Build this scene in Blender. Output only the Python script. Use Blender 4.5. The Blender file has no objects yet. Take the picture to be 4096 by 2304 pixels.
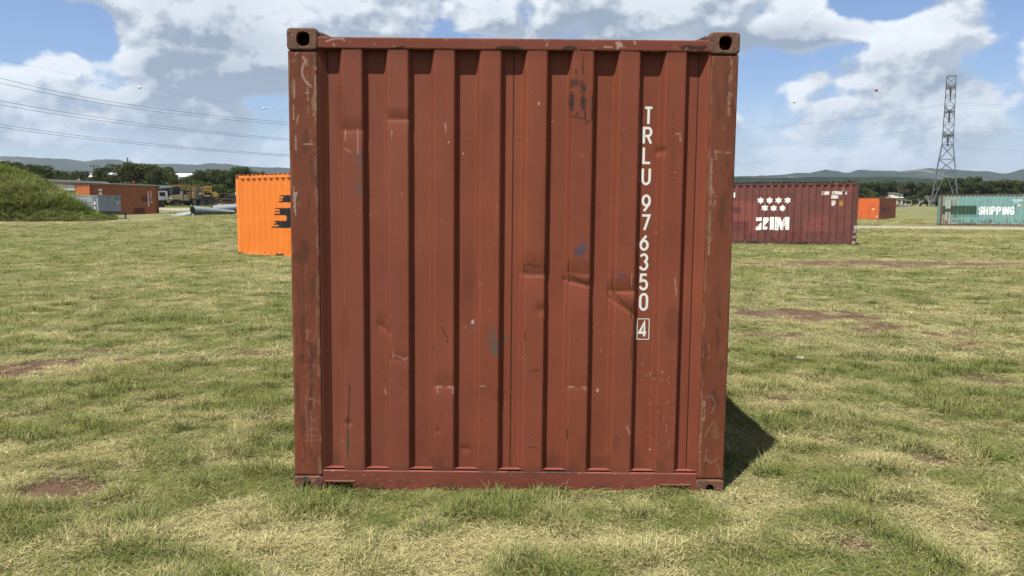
import bpy, bmesh, math, random
import numpy as np
from mathutils import Vector, Matrix, Euler
R = math.radians
random.seed(7); rng = np.random.default_rng(11)
S = bpy.context.scene
COL = S.collection

# ------------------------------------------------------------------ camera
F = 3100.0; HZ = 824.0; EYE = 1.6
PITCH = math.atan((1152 - HZ) / F)
cam_d = bpy.data.cameras.new('camera'); cam = bpy.data.objects.new('camera', cam_d); COL.objects.link(cam)
cam.location = (0, 0, EYE); cam.rotation_euler = (R(90) - PITCH, 0, 0)
cam_d.sensor_width = 36; cam_d.lens = 36 * F / 4096; cam_d.clip_start = .05; cam_d.clip_end = 30000
S.camera = cam
S.view_settings.view_transform = 'Standard'; S.view_settings.look = 'None'
S.view_settings.exposure = 1.3; S.view_settings.gamma = 1
S.render.resolution_x = 1024; S.render.resolution_y = 576

# ------------------------------------------------------------------ sun + sky
SUN_TO = Vector((-.60, -.87, 2.52)).normalized()
sd = bpy.data.lights.new('sun', 'SUN'); sun = bpy.data.objects.new('sun', sd); COL.objects.link(sun)
sd.energy = 5.0; sd.angle = R(.53); sd.color = (1, .955, .88)
sun.rotation_euler = SUN_TO.to_track_quat('Z', 'Y').to_euler(); sun.location = (0, 0, 50)

class NT:
    """tiny helper to write node graphs"""
    def __init__(s, tree): s.t = tree; s.n = tree.nodes; s.l = tree.links
    def node(s, kind, **kw):
        nd = s.n.new(kind)
        for k, v in kw.items(): setattr(nd, k, v)
        return nd
    def put(s, sock, v):
        if v is None: return
        if isinstance(v, bpy.types.NodeSocket): s.l.new(v, sock)
        else:
            try: sock.default_value = v
            except Exception: sock.default_value = (v[0], v[1], v[2], 1)
    def math(s, op, a, b=None, c=None, clamp=False):
        nd = s.node('ShaderNodeMath', operation=op, use_clamp=clamp)
        s.put(nd.inputs[0], a); s.put(nd.inputs[1], b)
        if c is not None: s.put(nd.inputs[2], c)
        return nd.outputs[0]
    def vec(s, op, a, b=None, out=0):
        nd = s.node('ShaderNodeVectorMath', operation=op)
        s.put(nd.inputs[0], a)
        if b is not None: s.put(nd.inputs[1], b)
        return nd.outputs[out]
    def noise(s, vec, scale, detail=4, rough=.55, dist=0, out=0):
        nd = s.node('ShaderNodeTexNoise')
        if vec is not None: s.l.new(vec, nd.inputs['Vector'])
        nd.inputs['Scale'].default_value = scale; nd.inputs['Detail'].default_value = detail
        nd.inputs['Roughness'].default_value = rough; nd.inputs['Distortion'].default_value = dist
        return nd.outputs[out]
    def mr(s, v, a, b, c=0., d=1., smooth=False):
        nd = s.node('ShaderNodeMapRange')
        if smooth: nd.interpolation_type = 'SMOOTHSTEP'
        s.put(nd.inputs[0], v)
        for i, q in enumerate((a, b, c, d)): s.put(nd.inputs[1 + i], q)
        return nd.outputs[0]
    def mix(s, f, a, b, blend='MIX'):
        nd = s.node('ShaderNodeMix', data_type='RGBA', blend_type=blend)
        s.put(nd.inputs[0], f)
        for i, v in ((6, a), (7, b)):
            if isinstance(v, bpy.types.NodeSocket): s.l.new(v, nd.inputs[i])
            else: nd.inputs[i].default_value = (v[0], v[1], v[2], 1)
        return nd.outputs[2]

W = bpy.data.worlds.new('World'); S.world = W; W.use_nodes = True
def px_dir(px, py):
    """direction in space of a place in the photograph's sky"""
    v = Vector(((px * 1.59 - 2048) / F, 1, 0)); cx = (px * 1.59 - 2048) / F; cy = -(py * 1.59 - 1152) / F
    d = Vector((cx, math.cos(PITCH) + cy * math.sin(PITCH), -math.sin(PITCH) + cy * math.cos(PITCH)))
    return d.normalized()
def cloud_group():
    g = bpy.data.node_groups.new('cloud_cover', 'ShaderNodeTree')
    g.interface.new_socket('Dir', in_out='INPUT', socket_type='NodeSocketVector')
    g.interface.new_socket('Cover', in_out='OUTPUT', socket_type='NodeSocketFloat')
    q = NT(g); gi = q.node('NodeGroupInput'); go = q.node('NodeGroupOutput'); d = gi.outputs[0]
    st = q.vec('MULTIPLY', d, (1, 1, 1.35))
    n1 = q.noise(st, 8.0, 8, .56, 0)
    wp = q.node('ShaderNodeTexNoise'); q.l.new(st, wp.inputs['Vector']); wp.inputs['Scale'].default_value = 14; wp.inputs['Detail'].default_value = 4
    wv = q.vec('SCALE', q.vec('SUBTRACT', wp.outputs['Color'], (.5, .5, .5))); wv.node.inputs['Scale'].default_value = .09
    vo = q.node('ShaderNodeTexVoronoi', feature='F1'); q.l.new(q.vec('ADD', st, wv), vo.inputs['Vector']); vo.inputs['Scale'].default_value = 13; vo.inputs['Detail'].default_value = 2.0; vo.inputs['Roughness'].default_value = .55
    vo.normalize = True
    puff = q.mr(vo.outputs['Distance'], 0, .6, .30, 0)
    f = q.math('ADD', q.math('MULTIPLY', n1, 1.75), puff)
    f = q.math('ADD', f, -.90)
    # openings in the cloud deck (centre and half size, from the photograph) and thick heaps
    for cx, cy, rx, ry, a in HOLES:
        c = px_dir(cx, cy); sx = rx * 1.59 / F; sy = ry * 1.59 / F
        dd = q.vec('SUBTRACT', d, tuple(c)); dd = q.vec('MULTIPLY', dd, (1 / sx, 1 / sx, 1 / sy))
        ln = q.vec('LENGTH', dd, out=1)
        f = q.math('ADD', f, q.mr(ln, 0.25, 1.45, a, 0, True))
    q.l.new(f, go.inputs[0]); return g
HOLES = [(110, 45, 185, 75, -.44), (250, 95, 45, 75, -.24), (20, 120, 80, 45, -.16), (275, 205, 70, 26, -.22), (690, 262, 80, 20, -.16),
         (1960, 170, 100, 42, -.30), (1880, 245, 40, 50, -.10), (2090, 235, 60, 18, -.16), (2225, 6, 120, 38, -.36), (1210, 92, 60, 14, -.22), (1325, 25, 26, 40, -.26),
         (2110, 150, 70, 40, -.18), (1890, 30, 60, 18, -.1),
         (500, 110, 250, 130, .40), (165, 175, 95, 60, .30), (1640, 40, 330, 70, .24), (2450, 170, 220, 120, .26), (2080, 60, 150, 45, .26), (980, 40, 200, 60, .18), (2200, 320, 420, 100, .12), (250, 310, 420, 80, .12)]
DARKS = [(500, 200, 240, 45, .38), (560, 110, 150, 60, .18), (1430, 75, 170, 45, .2), (1930, 95, 200, 30, .38), (2480, 215, 200, 40, .40), (2250, 160, 130, 40, .20), (380, 300, 320, 50, .14), (2060, 300, 120, 50, .12), (180, 240, 130, 40, .20)]
def build_world():
    q = NT(W.node_tree); q.n.clear()
    sky = q.node('ShaderNodeTexSky', sky_type='NISHITA', sun_disc=False)
    sky.sun_elevation = math.asin(SUN_TO.z); sky.sun_rotation = math.atan2(SUN_TO.x, SUN_TO.y) % (2 * math.pi)
    sky.air_density = 1.0; sky.dust_density = 1.2; sky.ozone_density = 2.2; sky.altitude = 300
    tc = q.node('ShaderNodeTexCoord'); d = q.vec('NORMALIZE', tc.outputs['Generated'])
    cg = cloud_group()
    A = q.node('ShaderNodeGroup', node_tree=cg); q.l.new(d, A.inputs[0])
    B = q.node('ShaderNodeGroup', node_tree=cg); q.l.new(q.vec('ADD', d, (-.006, 0, .011)), B.inputs[0])
    C_ = q.node('ShaderNodeGroup', node_tree=cg); q.l.new(q.vec('ADD', d, (-.012, 0, .040)), C_.inputs[0])
    f, fb = A.outputs[0], B.outputs[0]
    mask = q.mr(f, .01, .19, 0, 1, True)
    relief = q.math('ADD', q.math('MULTIPLY', q.math('SUBTRACT', f, fb), 1.0), q.math('MULTIPLY', q.math('SUBTRACT', f, C_.outputs[0]), .55))
    bright = q.mr(relief, -.11, .14, 0.0, 1.0)
    thick = q.mr(f, .14, .60, 0, .40)
    dark = thick
    for cx, cy, rx, ry, a in DARKS:
        c = px_dir(cx, cy); sx = rx * 1.59 / F; sy = ry * 1.59 / F
        dd = q.vec('MULTIPLY', q.vec('SUBTRACT', d, tuple(c)), (1 / sx, 1 / sx, 1 / sy))
        dark = q.math('ADD', dark, q.mr(q.vec('LENGTH', dd, out=1), .2, 1.4, a, 0, True))
    nz = q.noise(q.vec('MULTIPLY', d, (1, 1, 2.4)), 7, 6, .6)
    lit = q.math('ADD', q.math('MULTIPLY', bright, .78), q.math('ADD', q.mr(nz, .3, .7, .0, .28), .12))
    lit = q.math('SUBTRACT', lit, dark, clamp=True)
    K = 4.3
    cc = q.mix(lit, (.29 * K, .365 * K, .47 * K), (.84 * K, .89 * K, .95 * K))
    blue = q.mix(1.0, sky.outputs[0], (SKYM[0], SKYM[1], SKYM[2]), 'MULTIPLY')
    # low cloud thins out into bright haze near the horizon
    el = q.node('ShaderNodeSeparateXYZ'); q.l.new(d, el.inputs[0])
    low = q.mr(el.outputs[2], .02, .17, .60, 0, True)
    cc = q.mix(low, cc, (.375 * K, .475 * K, .60 * K))
    mask = q.math('MAXIMUM', mask, q.mr(el.outputs[2], .03, .15, .80, 0, True))
    colr = q.mix(mask, blue, cc)
    bg = q.node('ShaderNodeBackground'); q.l.new(colr, bg.inputs[0]); bg.inputs[1].default_value = .1
    out = q.node('ShaderNodeOutputWorld'); q.l.new(bg.outputs[0], out.inputs[0])
SKYM = (.44, .48, .57)
build_world()
W.cycles.sampling_method = 'MANUAL'; W.cycles.sample_map_resolution = 256

# ------------------------------------------------------------------ helpers
def ss(a, b, x):
    t = np.clip((np.asarray(x, float) - a) / (b - a), 0, 1); return t * t * (3 - 2 * t)
def vnoise(x, y, seed=0):
    x = np.asarray(x, float); y = np.asarray(y, float); x, y = np.broadcast_arrays(x, y)
    xi = np.floor(x).astype(np.int64); yi = np.floor(y).astype(np.int64); fx = x - xi; fy = y - yi
    fx = fx * fx * (3 - 2 * fx); fy = fy * fy * (3 - 2 * fy)
    def hsh(a, b):
        n = (a * 374761393 + b * 668265263 + seed * 974634777) & 0xffffffff
        n = ((n ^ (n >> 13)) * 1274126177) & 0xffffffff
        return ((n ^ (n >> 16)) & 0xffff) / 65535.0
    return (hsh(xi, yi) * (1 - fx) + hsh(xi + 1, yi) * fx) * (1 - fy) + (hsh(xi, yi + 1) * (1 - fx) + hsh(xi + 1, yi + 1) * fx) * fy
def fbm(x, y, seed=0, oct=4):
    v = 0; a = .5; t = 0
    for i in range(oct):
        v = v + a * vnoise(x * 2 ** i, y * 2 ** i, seed + i * 17); t += a; a *= .5
    return v / t
def at(px, py, Y):
    """world point at forward distance Y seen at source pixel px,py"""
    cx = (px - 2048) / F; cy = -(py - 1152) / F
    dy = math.cos(PITCH) + cy * math.sin(PITCH); dz = -math.sin(PITCH) + cy * math.cos(PITCH)
    return Vector((cx / dy * Y, Y, EYE + dz / dy * Y))
def tag(o, label=None, cat=None, group=None, kind=None):
    if label: o['label'] = label
    if cat: o['category'] = cat
    if group: o['group'] = group
    if kind: o['kind'] = kind
    return o
def thing(name, label, cat, loc=(0, 0, 0), rz=0, group=None, rot=None):
    o = bpy.data.objects.new(name, None); COL.objects.link(o); o.empty_display_size = .3
    o.location = loc; o.rotation_euler = rot if rot else (0, 0, rz)
    return tag(o, label, cat, group)
def link(name, me, mat=None, parent=None):
    if mat is not None and not me.materials:
        me.materials.append(mat)
    o = bpy.data.objects.new(name, me); COL.objects.link(o)
    if parent is not None: o.parent = parent
    return o
def copy_tree(o, parent=None):
    c = o.copy(); COL.objects.link(c)
    if parent is not None: c.parent = parent
    for ch in [k for k in o.children]: copy_tree(ch, c)
    return c
def np_mesh(name, V, Fc, smooth=False, attrs=None):
    me = bpy.data.meshes.new(name); V = np.asarray(V, np.float32); Fc = np.asarray(Fc, np.int32)
    k = Fc.shape[1]
    me.vertices.add(len(V)); me.vertices.foreach_set('co', V.ravel())
    me.loops.add(Fc.size); me.loops.foreach_set('vertex_index', Fc.ravel())
    me.polygons.add(len(Fc)); me.polygons.foreach_set('loop_start', np.arange(0, Fc.size, k, dtype=np.int32))
    me.polygons.foreach_set('loop_total', np.full(len(Fc), k, np.int32))
    me.polygons.foreach_set('use_smooth', np.full(len(Fc), smooth, bool))
    for nm, ty, arr in (attrs or []):
        a = me.attributes.new(nm, ty, 'POINT')
        if ty == 'FLOAT': a.data.foreach_set('value', np.asarray(arr, np.float32).ravel())
        elif ty == 'INT': a.data.foreach_set('value', np.asarray(arr, np.int32).ravel())
        elif ty == 'FLOAT_VECTOR': a.data.foreach_set('vector', np.asarray(arr, np.float32).ravel())
        else:
            arr = np.concatenate([np.asarray(arr, np.float32), np.ones((len(V), 1), np.float32)], 1)
            a.data.foreach_set('color', arr.ravel())
    me.update(calc_edges=True); me.validate()
    return me
def grid_faces(nu, nv):
    i = np.arange(nu - 1)[:, None] * nv + np.arange(nv - 1)[None, :]
    i = i.ravel(); return np.stack([i, i + nv, i + nv + 1, i + 1], 1)
class MB:
    def __init__(s): s.v = []; s.f = []
    def add(s, vs, fs):
        b = len(s.v); s.v += [tuple(v) for v in vs]; s.f += [tuple(b + i for i in f) for f in fs]; return s
    def box(s, x0, x1, y0, y1, z0, z1, M=None, bev=0):
        if bev > 0:
            bm = bmesh.new(); bmesh.ops.create_cube(bm, size=1)
            for v in bm.verts: v.co = Vector((x0 + (v.co.x + .5) * (x1 - x0), y0 + (v.co.y + .5) * (y1 - y0), z0 + (v.co.z + .5) * (z1 - z0)))
            bmesh.ops.bevel(bm, geom=bm.edges[:], offset=bev, segments=2, affect='EDGES', profile=.5)
            bm.verts.index_update()
            vs = [v.co.copy() for v in bm.verts]; fs = [[v.index for v in f.verts] for f in bm.faces]; bm.free()
        else:
            vs = [Vector(p) for p in ((x0, y0, z0), (x1, y0, z0), (x1, y1, z0), (x0, y1, z0), (x0, y0, z1), (x1, y0, z1), (x1, y1, z1), (x0, y1, z1))]
            fs = [(3, 2, 1, 0), (4, 5, 6, 7), (0, 1, 5, 4), (1, 2, 6, 5), (2, 3, 7, 6), (3, 0, 4, 7)]
        if M is not None: vs = [M @ v for v in vs]
        return s.add(vs, fs)
    def bar(s, a, b, w, h=None):
        a = Vector(a); b = Vector(b); h = h or w; d = (b - a)
        if d.length < 1e-6: return s
        M = Matrix.Translation(a) @ d.to_track_quat('Z', 'Y').to_matrix().to_4x4()
        return s.box(-w / 2, w / 2, -h / 2, h / 2, 0, d.length, M)
    def tube(s, pts, r, n=8, cap=True):
        pts = [Vector(p) for p in pts]; rr = r if isinstance(r, (list, tuple)) else [r] * len(pts)
        vs = []; fs = []
        for i, p in enumerate(pts):
            d = (pts[min(i + 1, len(pts) - 1)] - pts[max(i - 1, 0)]).normalized(); qt = d.to_track_quat('Z', 'Y')
            for k in range(n):
                a = 2 * math.pi * k / n; vs.append(p + qt @ Vector((rr[i] * math.cos(a), rr[i] * math.sin(a), 0)))
        for i in range(len(pts) - 1):
            for k in range(n): fs.append((i * n + k, i * n + (k + 1) % n, (i + 1) * n + (k + 1) % n, (i + 1) * n + k))
        if cap: fs.append(tuple(range(n))[::-1]); fs.append(tuple((len(pts) - 1) * n + k for k in range(n)))
        return s.add(vs, fs)
    def prism(s, pts2, y0, y1):
        """profile in xz extruded along y"""
        n = len(pts2); vs = [Vector((x, y0, z)) for x, z in pts2] + [Vector((x, y1, z)) for x, z in pts2]
        fs = [tuple(range(n)), tuple(range(2 * n - 1, n - 1, -1))] + [(i, i + n, (i + 1) % n + n, (i + 1) % n) for i in range(n)]
        return s.add(vs, fs)
    def build(s, name, mat, parent=None, smooth=False, fix=False):
        me = bpy.data.meshes.new(name); me.from_pydata(s.v, [], s.f); me.update()
        if fix:
            bm = bmesh.new(); bm.from_mesh(me); bmesh.ops.recalc_face_normals(bm, faces=bm.faces[:]); bm.to_mesh(me); bm.free()
        if smooth: me.polygons.foreach_set('use_smooth', [True] * len(me.polygons))
        return link(name, me, mat, parent)

MATS = {}
def alb(c):
    """base colours were measured for exposure 0"""
    return tuple(v * (.44 if max(c) < .6 else .60) for v in c)
def mat(name, color, rough=.6, metal=0., var=.12, scale=3., bump=0., bscale=40., spec=.5, attr=None, emit=None, rust=0.):
    if name in MATS: return MATS[name]
    m = bpy.data.materials.new(name); m.use_nodes = True; q = NT(m.node_tree); bs = q.n['Principled BSDF']
    geo = q.node('ShaderNodeTexCoord'); ob = geo.outputs['Object']
    if attr: a = q.node('ShaderNodeAttribute', attribute_name=attr); base = a.outputs['Color']
    else:
        rgb = q.node('ShaderNodeRGB'); rgb.outputs[0].default_value = (*alb(color), 1); base = rgb.outputs[0]
    n = q.noise(ob, scale, 6, .6)
    f = q.mr(n, .3, .7, 1 - var, 1 + var)
    hs = q.vec('SCALE', base); q.l.new(f, hs.node.inputs['Scale'])
    base = hs
    if attr: sc_ = q.vec('SCALE', base); sc_.node.inputs['Scale'].default_value = .465; base = sc_
    if rust > 0:
        n2 = q.noise(ob, scale * 2.3, 8, .65, .4)
        base = q.mix(q.mr(n2, .62 - rust * .2, .68 - rust * .1, 0, .9, True), base, (.12, .052, .026))
    q.l.new(base, bs.inputs['Base Color'])
    q.l.new(q.mr(n, .3, .7, rough - .08, rough + .08), bs.inputs['Roughness'])
    bs.inputs['Metallic'].default_value = metal; bs.inputs['Specular IOR Level'].default_value = spec
    if bump > 0:
        nb = q.noise(ob, bscale, 5, .6); b = q.node('ShaderNodeBump'); b.inputs['Strength'].default_value = bump
        b.inputs['Distance'].default_value = .01; q.l.new(nb, b.inputs['Height']); q.l.new(b.outputs[0], bs.inputs['Normal'])
    MATS[name] = m; return m

# ---- stroke font (flat lettering) -----------------------------------------
def arc(cx, cy, rx, ry, a0, a1, n=10):
    return [(cx + rx * math.cos(R(a0 + (a1 - a0) * i / n)), cy + ry * math.sin(R(a0 + (a1 - a0) * i / n))) for i in range(n + 1)]
G = {
 'T': [[(0, 1), (1, 1)], [(.5, 1), (.5, 0)]],
 'R': [[(0, 0), (0, 1), (.55, 1)] + arc(.6, .745, .38, .255, 90, -90) + [(0, .49)], [(.5, .49), (1, 0)]],
 'L': [[(0, 1), (0, 0), (1, 0)]],
 'U': [[(0, 1), (0, .28)] + arc(.5, .28, .5, .28, 180, 360) + [(1, 1)]],
 '9': [arc(.5, .68, .5, .32, 0, 360, 20), [(1, .68), (.93, .45), (.2, 0)]],
 '6': [arc(.5, .32, .5, .32, 0, 360, 20), [(0, .32), (.07, .55), (.8, 1)]],
 '7': [[(0, 1), (1, 1), (.35, 0)]],
 '3': [[(.02, .86)] + arc(.5, .76, .46, .24, 160, -80)[1:] , arc(.48, .27, .52, .27, 82, -165)],
 '5': [[(.95, 1), (.12, 1), (.08, .56)] + arc(.48, .31, .52, .31, 120, -160)],
 '0': [arc(.5, .7, .5, .3, 0, 180) + arc(.5, .3, .5, .3, 180, 360) + [(1, .7)]],
 'O': [arc(.5, .7, .5, .3, 0, 180) + arc(.5, .3, .5, .3, 180, 360) + [(1, .7)]],
 '4': [[(.72, 0), (.72, 1), (0, .26), (1, .26)]],
 '1': [[(.2, .8), (.55, 1), (.55, 0)]],
 '2': [arc(.5, .72, .46, .28, 170, -20) + [(0, 0), (1, 0)]],
 '8': [arc(.5, .75, .42, .25, 0, 360, 16), arc(.5, .26, .5, .26, 0, 360, 16)],
 'Z': [[(0, 1), (1, 1), (0, 0), (1, 0)]], 'I': [[(.5, 1), (.5, 0)]], 'M': [[(0, 0), (0, 1), (.5, .2), (1, 1), (1, 0)]],
 'G': [arc(.5, .7, .5, .3, 20, 180) + arc(.5, .3, .5, .3, 180, 350) + [(1, .45), (.55, .45)]],
 'S': [arc(.5, .74, .46, .26, 20, 250) + arc(.5, .27, .5, .27, 80, -160)],
 'H': [[(0, 0), (0, 1)], [(1, 0), (1, 1)], [(0, .5), (1, .5)]], 'P': [[(0, 0), (0, 1), (.55, 1)] + arc(.6, .74, .38, .26, 90, -90) + [(0, .48)]],
 'N': [[(0, 0), (0, 1), (1, 0), (1, 1)]], 'A': [[(0, 0), (.5, 1), (1, 0)], [(.2, .35), (.8, .35)]],
 'C': [arc(.5, .7, .5, .3, 20, 180) + arc(.5, .3, .5, .3, 180, 340)], 'F': [[(0, 0), (0, 1), (1, 1)], [(0, .52), (.8, .52)]],
 'W': [[(0, 1), (.25, 0), (.5, .8), (.75, 0), (1, 1)]], 'V': [[(0, 1), (.5, 0), (1, 1)]], 'Y': [[(0, 1), (.5, .5), (1, 1)], [(.5, .5), (.5, 0)]],
 'a': [arc(.45, .28, .45, .28, 0, 360, 14), [(.95, .6), (.95, 0)]], 'p': [arc(.5, .28, .45, .28, 0, 360, 14), [(0, .6), (0, -.3)]],
 'g': [arc(.45, .28, .45, .28, 0, 360, 14), [(.95, .6), (.95, -.2), (.4, -.32)]], '-': [[(.1, .35), (.9, .35)]], 'l': [[(.5, 1), (.5, 0)]],
 'o': [arc(.5, .3, .5, .3, 0, 360, 14)], 'y': [[(0, .6), (.5, 0)], [(1, .6), (.3, -.3)]], 'd': [arc(.45, .28, .45, .28, 0, 360, 14), [(.95, 1), (.95, 0)]],
 ' ': [],
}
def text_lines(txt, x, z, h, w, gap, vertical=False):
    out = []
    for ch in txt:
        for pl in G.get(ch, []): out.append([(x + a * w, z + b * h) for a, b in pl])
        if vertical: z -= h + gap
        else: x += (w if ch not in 'Il1' else w * .6) + gap
    return out
class Canvas:
    """paint for a panel: one colour per vertex, u along the panel, z up"""
    def __init__(s, u, z, color, seed=0):
        s.u = u; s.z = z; s.c = np.tile(np.array(color, float), (len(u), 1)); s.seed = seed
    def blend(s, m, color):
        m = np.clip(m, 0, 1)[:, None]; s.c = s.c * (1 - m) + np.array(color, float) * m
    def mul(s, f): s.c = s.c * np.asarray(f)[:, None]
    def rect(s, u0, u1, z0, z1, color, a=1., edge=.004, ragged=0.):
        u, z = s.u, s.z
        if ragged: u = u + (fbm(z * 9, z * 0 + s.seed, 3) - .5) * ragged; z = z + (fbm(s.u * 9, s.u * 0, 5) - .5) * ragged
        m = ss(u0 - edge, u0 + edge, u) * ss(u1 + edge, u1 - edge, u) * ss(z0 - edge, z0 + edge, z) * ss(z1 + edge, z1 - edge, z)
        s.blend(m * a, color)
    def blob(s, u, z, ru, rz, color, a=1., soft=.5, rough=.3):
        d = np.sqrt(((s.u - u) / ru) ** 2 + ((s.z - z) / rz) ** 2) + (fbm(s.u * 25, s.z * 25, s.seed + 2) - .5) * rough * 2
        s.blend(ss(1 + soft * .5, 1 - soft * .5, d) * a, color)
    def line(s, pts, w, color, a=1., brk=0., soft=.4):
        p = np.array(pts, float)
        lo = p.min(0) - w * 2; hi = p.max(0) + w * 2
        idx = np.nonzero((s.u > lo[0]) & (s.u < hi[0]) & (s.z > lo[1]) & (s.z < hi[1]))[0]
        if not len(idx): return
        U = s.u[idx]; Z = s.z[idx]; best = np.full(len(idx), 9.)
        for (x0, z0), (x1, z1) in zip(p[:-1], p[1:]):
            dx, dz = x1 - x0, z1 - z0; L = dx * dx + dz * dz + 1e-12
            t = np.clip(((U - x0) * dx + (Z - z0) * dz) / L, 0, 1)
            best = np.minimum(best, np.hypot(U - x0 - t * dx, Z - z0 - t * dz))
        m = ss(w * .5 * (1 + soft), w * .5 * (1 - soft), best)
        if brk: m = m * ss(brk - .12, brk + .12, fbm(U * 60 + 3, Z * 60, s.seed + 9, 3))
        mm = np.zeros(len(s.u)); mm[idx] = m * a; s.blend(mm, color)
    def lines(s, pls, w, color, a=1., brk=0., soft=.25):
        for p in pls: s.line(p, w, color, a, brk, soft)
    def poly(s, pts, color, a=1.):
        p = np.array(pts, float); ins = np.zeros(len(s.u), bool)
        for (x0, z0), (x1, z1) in zip(p, np.roll(p, -1, 0)):
            c = ((z0 > s.z) != (z1 > s.z)); xx = (x1 - x0) * (s.z - z0) / (z1 - z0 + 1e-12) + x0
            ins ^= c & (s.u < xx)
        s.blend(ins * a, color)
    def mottled(s, color, amt, scale, thr=.55, band=.1, stretch=1.):
        n = fbm(s.u * scale, s.z * scale / stretch, s.seed + 31, 5); s.blend(ss(thr, thr + band, n) * amt, color)
# ------------------------------------------------------------------ terrain
def hgt(x, y):
    x = np.asarray(x, float); y = np.asarray(y, float)
    az = x / np.maximum(y, 1.)
    left = ss(-.03, -.33, az)
    yl = np.interp(y, [0, 30, 45, 56, 65, 76, 88, 100, 132, 200, 400, 1000, 2500, 7000], [0, .05, .3, .55, .8, 1.1, 1.25, 1.38, 1.5, 3.4, 9, 22, 60, 60])
    yr = np.interp(y, [0, 95, 200, 280, 400, 1000, 2500, 7000], [0, 0, .7, 1.4, 2, 5, 20, 20])
    dip = ss(2.6, 1.4, np.abs(x)) * ss(3.3, 4.2, y) * ss(11.5, 10.4, y)                      # the container has settled into the soil
    return yl * left + yr * (1 - left) - .020 * dip
def gp(px, py):
    d = at(px, py, 1.0) - Vector((0, 0, EYE)); t = -EYE / d.z; return (d.x * t, d.y * t)
PATCH = []
for px, py, dx, dy, a, kind in [(3560, 1055, 620, 13, 1.0, 'b'), (3230, 1265, 300, 30, .95, 'b'), (3560, 1310, 260, 22, .7, 'b'), (3600, 1400, 420, 20, .45, 'b'), (90, 1480, 230, 34, 1.15, 'b'),
        (190, 1965, 170, 40, .95, 'b'), (905, 990, 70, 9, .95, 'b'), (1060, 1418, 200, 12, .8, 'b'), (3350, 2175, 130, 30, .75, 'b'), (3980, 1530, 160, 22, .6, 'b'),
        (1240, 2085, 60, 16, .6, 'b'), (700, 1610, 130, 10, .7, 'b'), (240, 1880, 90, 12, .8, 'b'), (560, 1442, 330, 11, .95, 'b'), (420, 1405, 160, 9, .8, 'b'), (3150, 1345, 200, 12, .7, 'b'), (1850, 2100, 80, 22, .5, 'b'),
        (3760, 942, 250, 7, .9, 's'), (300, 912, 420, 10, .8, 's'), (3060, 1046, 200, 8, .5, 's'), (2300, 2230, 200, 40, .5, 's'), (3540, 1300, 450, 60, .4, 's'),
        (350, 1480, 430, 60, .35, 's'), (600, 1850, 260, 50, .3, 's'), (1650, 2130, 300, 30, .35, 's'), (2800, 2140, 160, 30, .3, 's'), (80, 2290, 160, 20, .8, 'b'), (940, 2090, 70, 14, .5, 'b')]:
    c = gp(px, py); y1 = gp(px, py - dy)[1]; y0 = gp(px, py + dy)[1]
    PATCH.append((c[0], (y0 + y1) / 2, dx * c[1] / F, (y1 - y0) / 2, a, kind))
def cover(x, y):
    """bare soil and dryness of the lawn at a place, 0..1 each"""
    x = np.asarray(x, float); y = np.asarray(y, float)
    n = fbm(x * 1.9, y * 1.9, 3, 5); n2 = fbm(x * .55 + 9, y * .55, 8, 4); n3 = fbm(x * .11, y * .16, 21, 3); n4 = fbm(x * 4.2, y * 4.2, 41, 3)
    bare = ss(.645, .76, n * .62 + n4 * .38 + (n2 - .5) * .30) * .80
    dry = np.clip((n2 - .45) * 1.0 + (n3 - .5) * .7 + (n - .5) * 1.5 + (n4 - .5) * 2.3 + .33, 0, 1)
    for cx, cy, rx, ry, a, k in PATCH:
        d = np.hypot((x - cx) / rx, (y - cy) / ry) + (n4 - .5) * 1.9 + (n - .5) * 1.2
        m = ss(1.2, .55, d) * a
        if k == 'b': bare = np.maximum(bare, np.clip(m, 0, 1)); dry = np.maximum(dry, ss(1.9, .9, d) * a * .9)
        else: dry = np.maximum(dry, m)
    dry = dry - .10 * ss(9, 5, y)
    return np.clip(bare, 0, 1), np.clip(dry, 0, 1)
def spaced(segs):
    out = [segs[0][0]]
    for a, b, st in segs:
        k = max(1, int(round((b - a) / st))); out += list(np.linspace(a, b, k + 1)[1:])
    return np.array(out)
gx = spaced([(-7000, -1000, 1500), (-1000, -200, 100), (-200, -60, 6), (-60, -20, 1.2), (-20, -7, .35), (-7, 7, .1), (7, 20, .35), (20, 60, 1.2), (60, 200, 6), (200, 1000, 100), (1000, 7000, 1500)])
gy = spaced([(-3000, -200, 700), (-200, -10, 38), (-10, 2.5, 1.2), (2.5, 11, .08), (11, 25, .25), (25, 70, .75), (70, 110, 2), (110, 400, 10), (400, 1000, 60), (1000, 7000, 500)])
X, Y = np.meshgrid(gx, gy, indexing='ij'); X = X.ravel(); Y = Y.ravel()
bare, dry = cover(X, Y)
near = ss(40, 12, Y) * ss(30, 12, np.abs(X))
Z = hgt(X, Y) + near * ((fbm(X * 3, Y * 3, 5, 3) - .5) * .035 - bare * .018)
me = np_mesh('ground', np.stack([X, Y, Z], 1), grid_faces(len(gx), len(gy)), True, [('bare', 'FLOAT', bare), ('dry', 'FLOAT', dry)])
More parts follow.
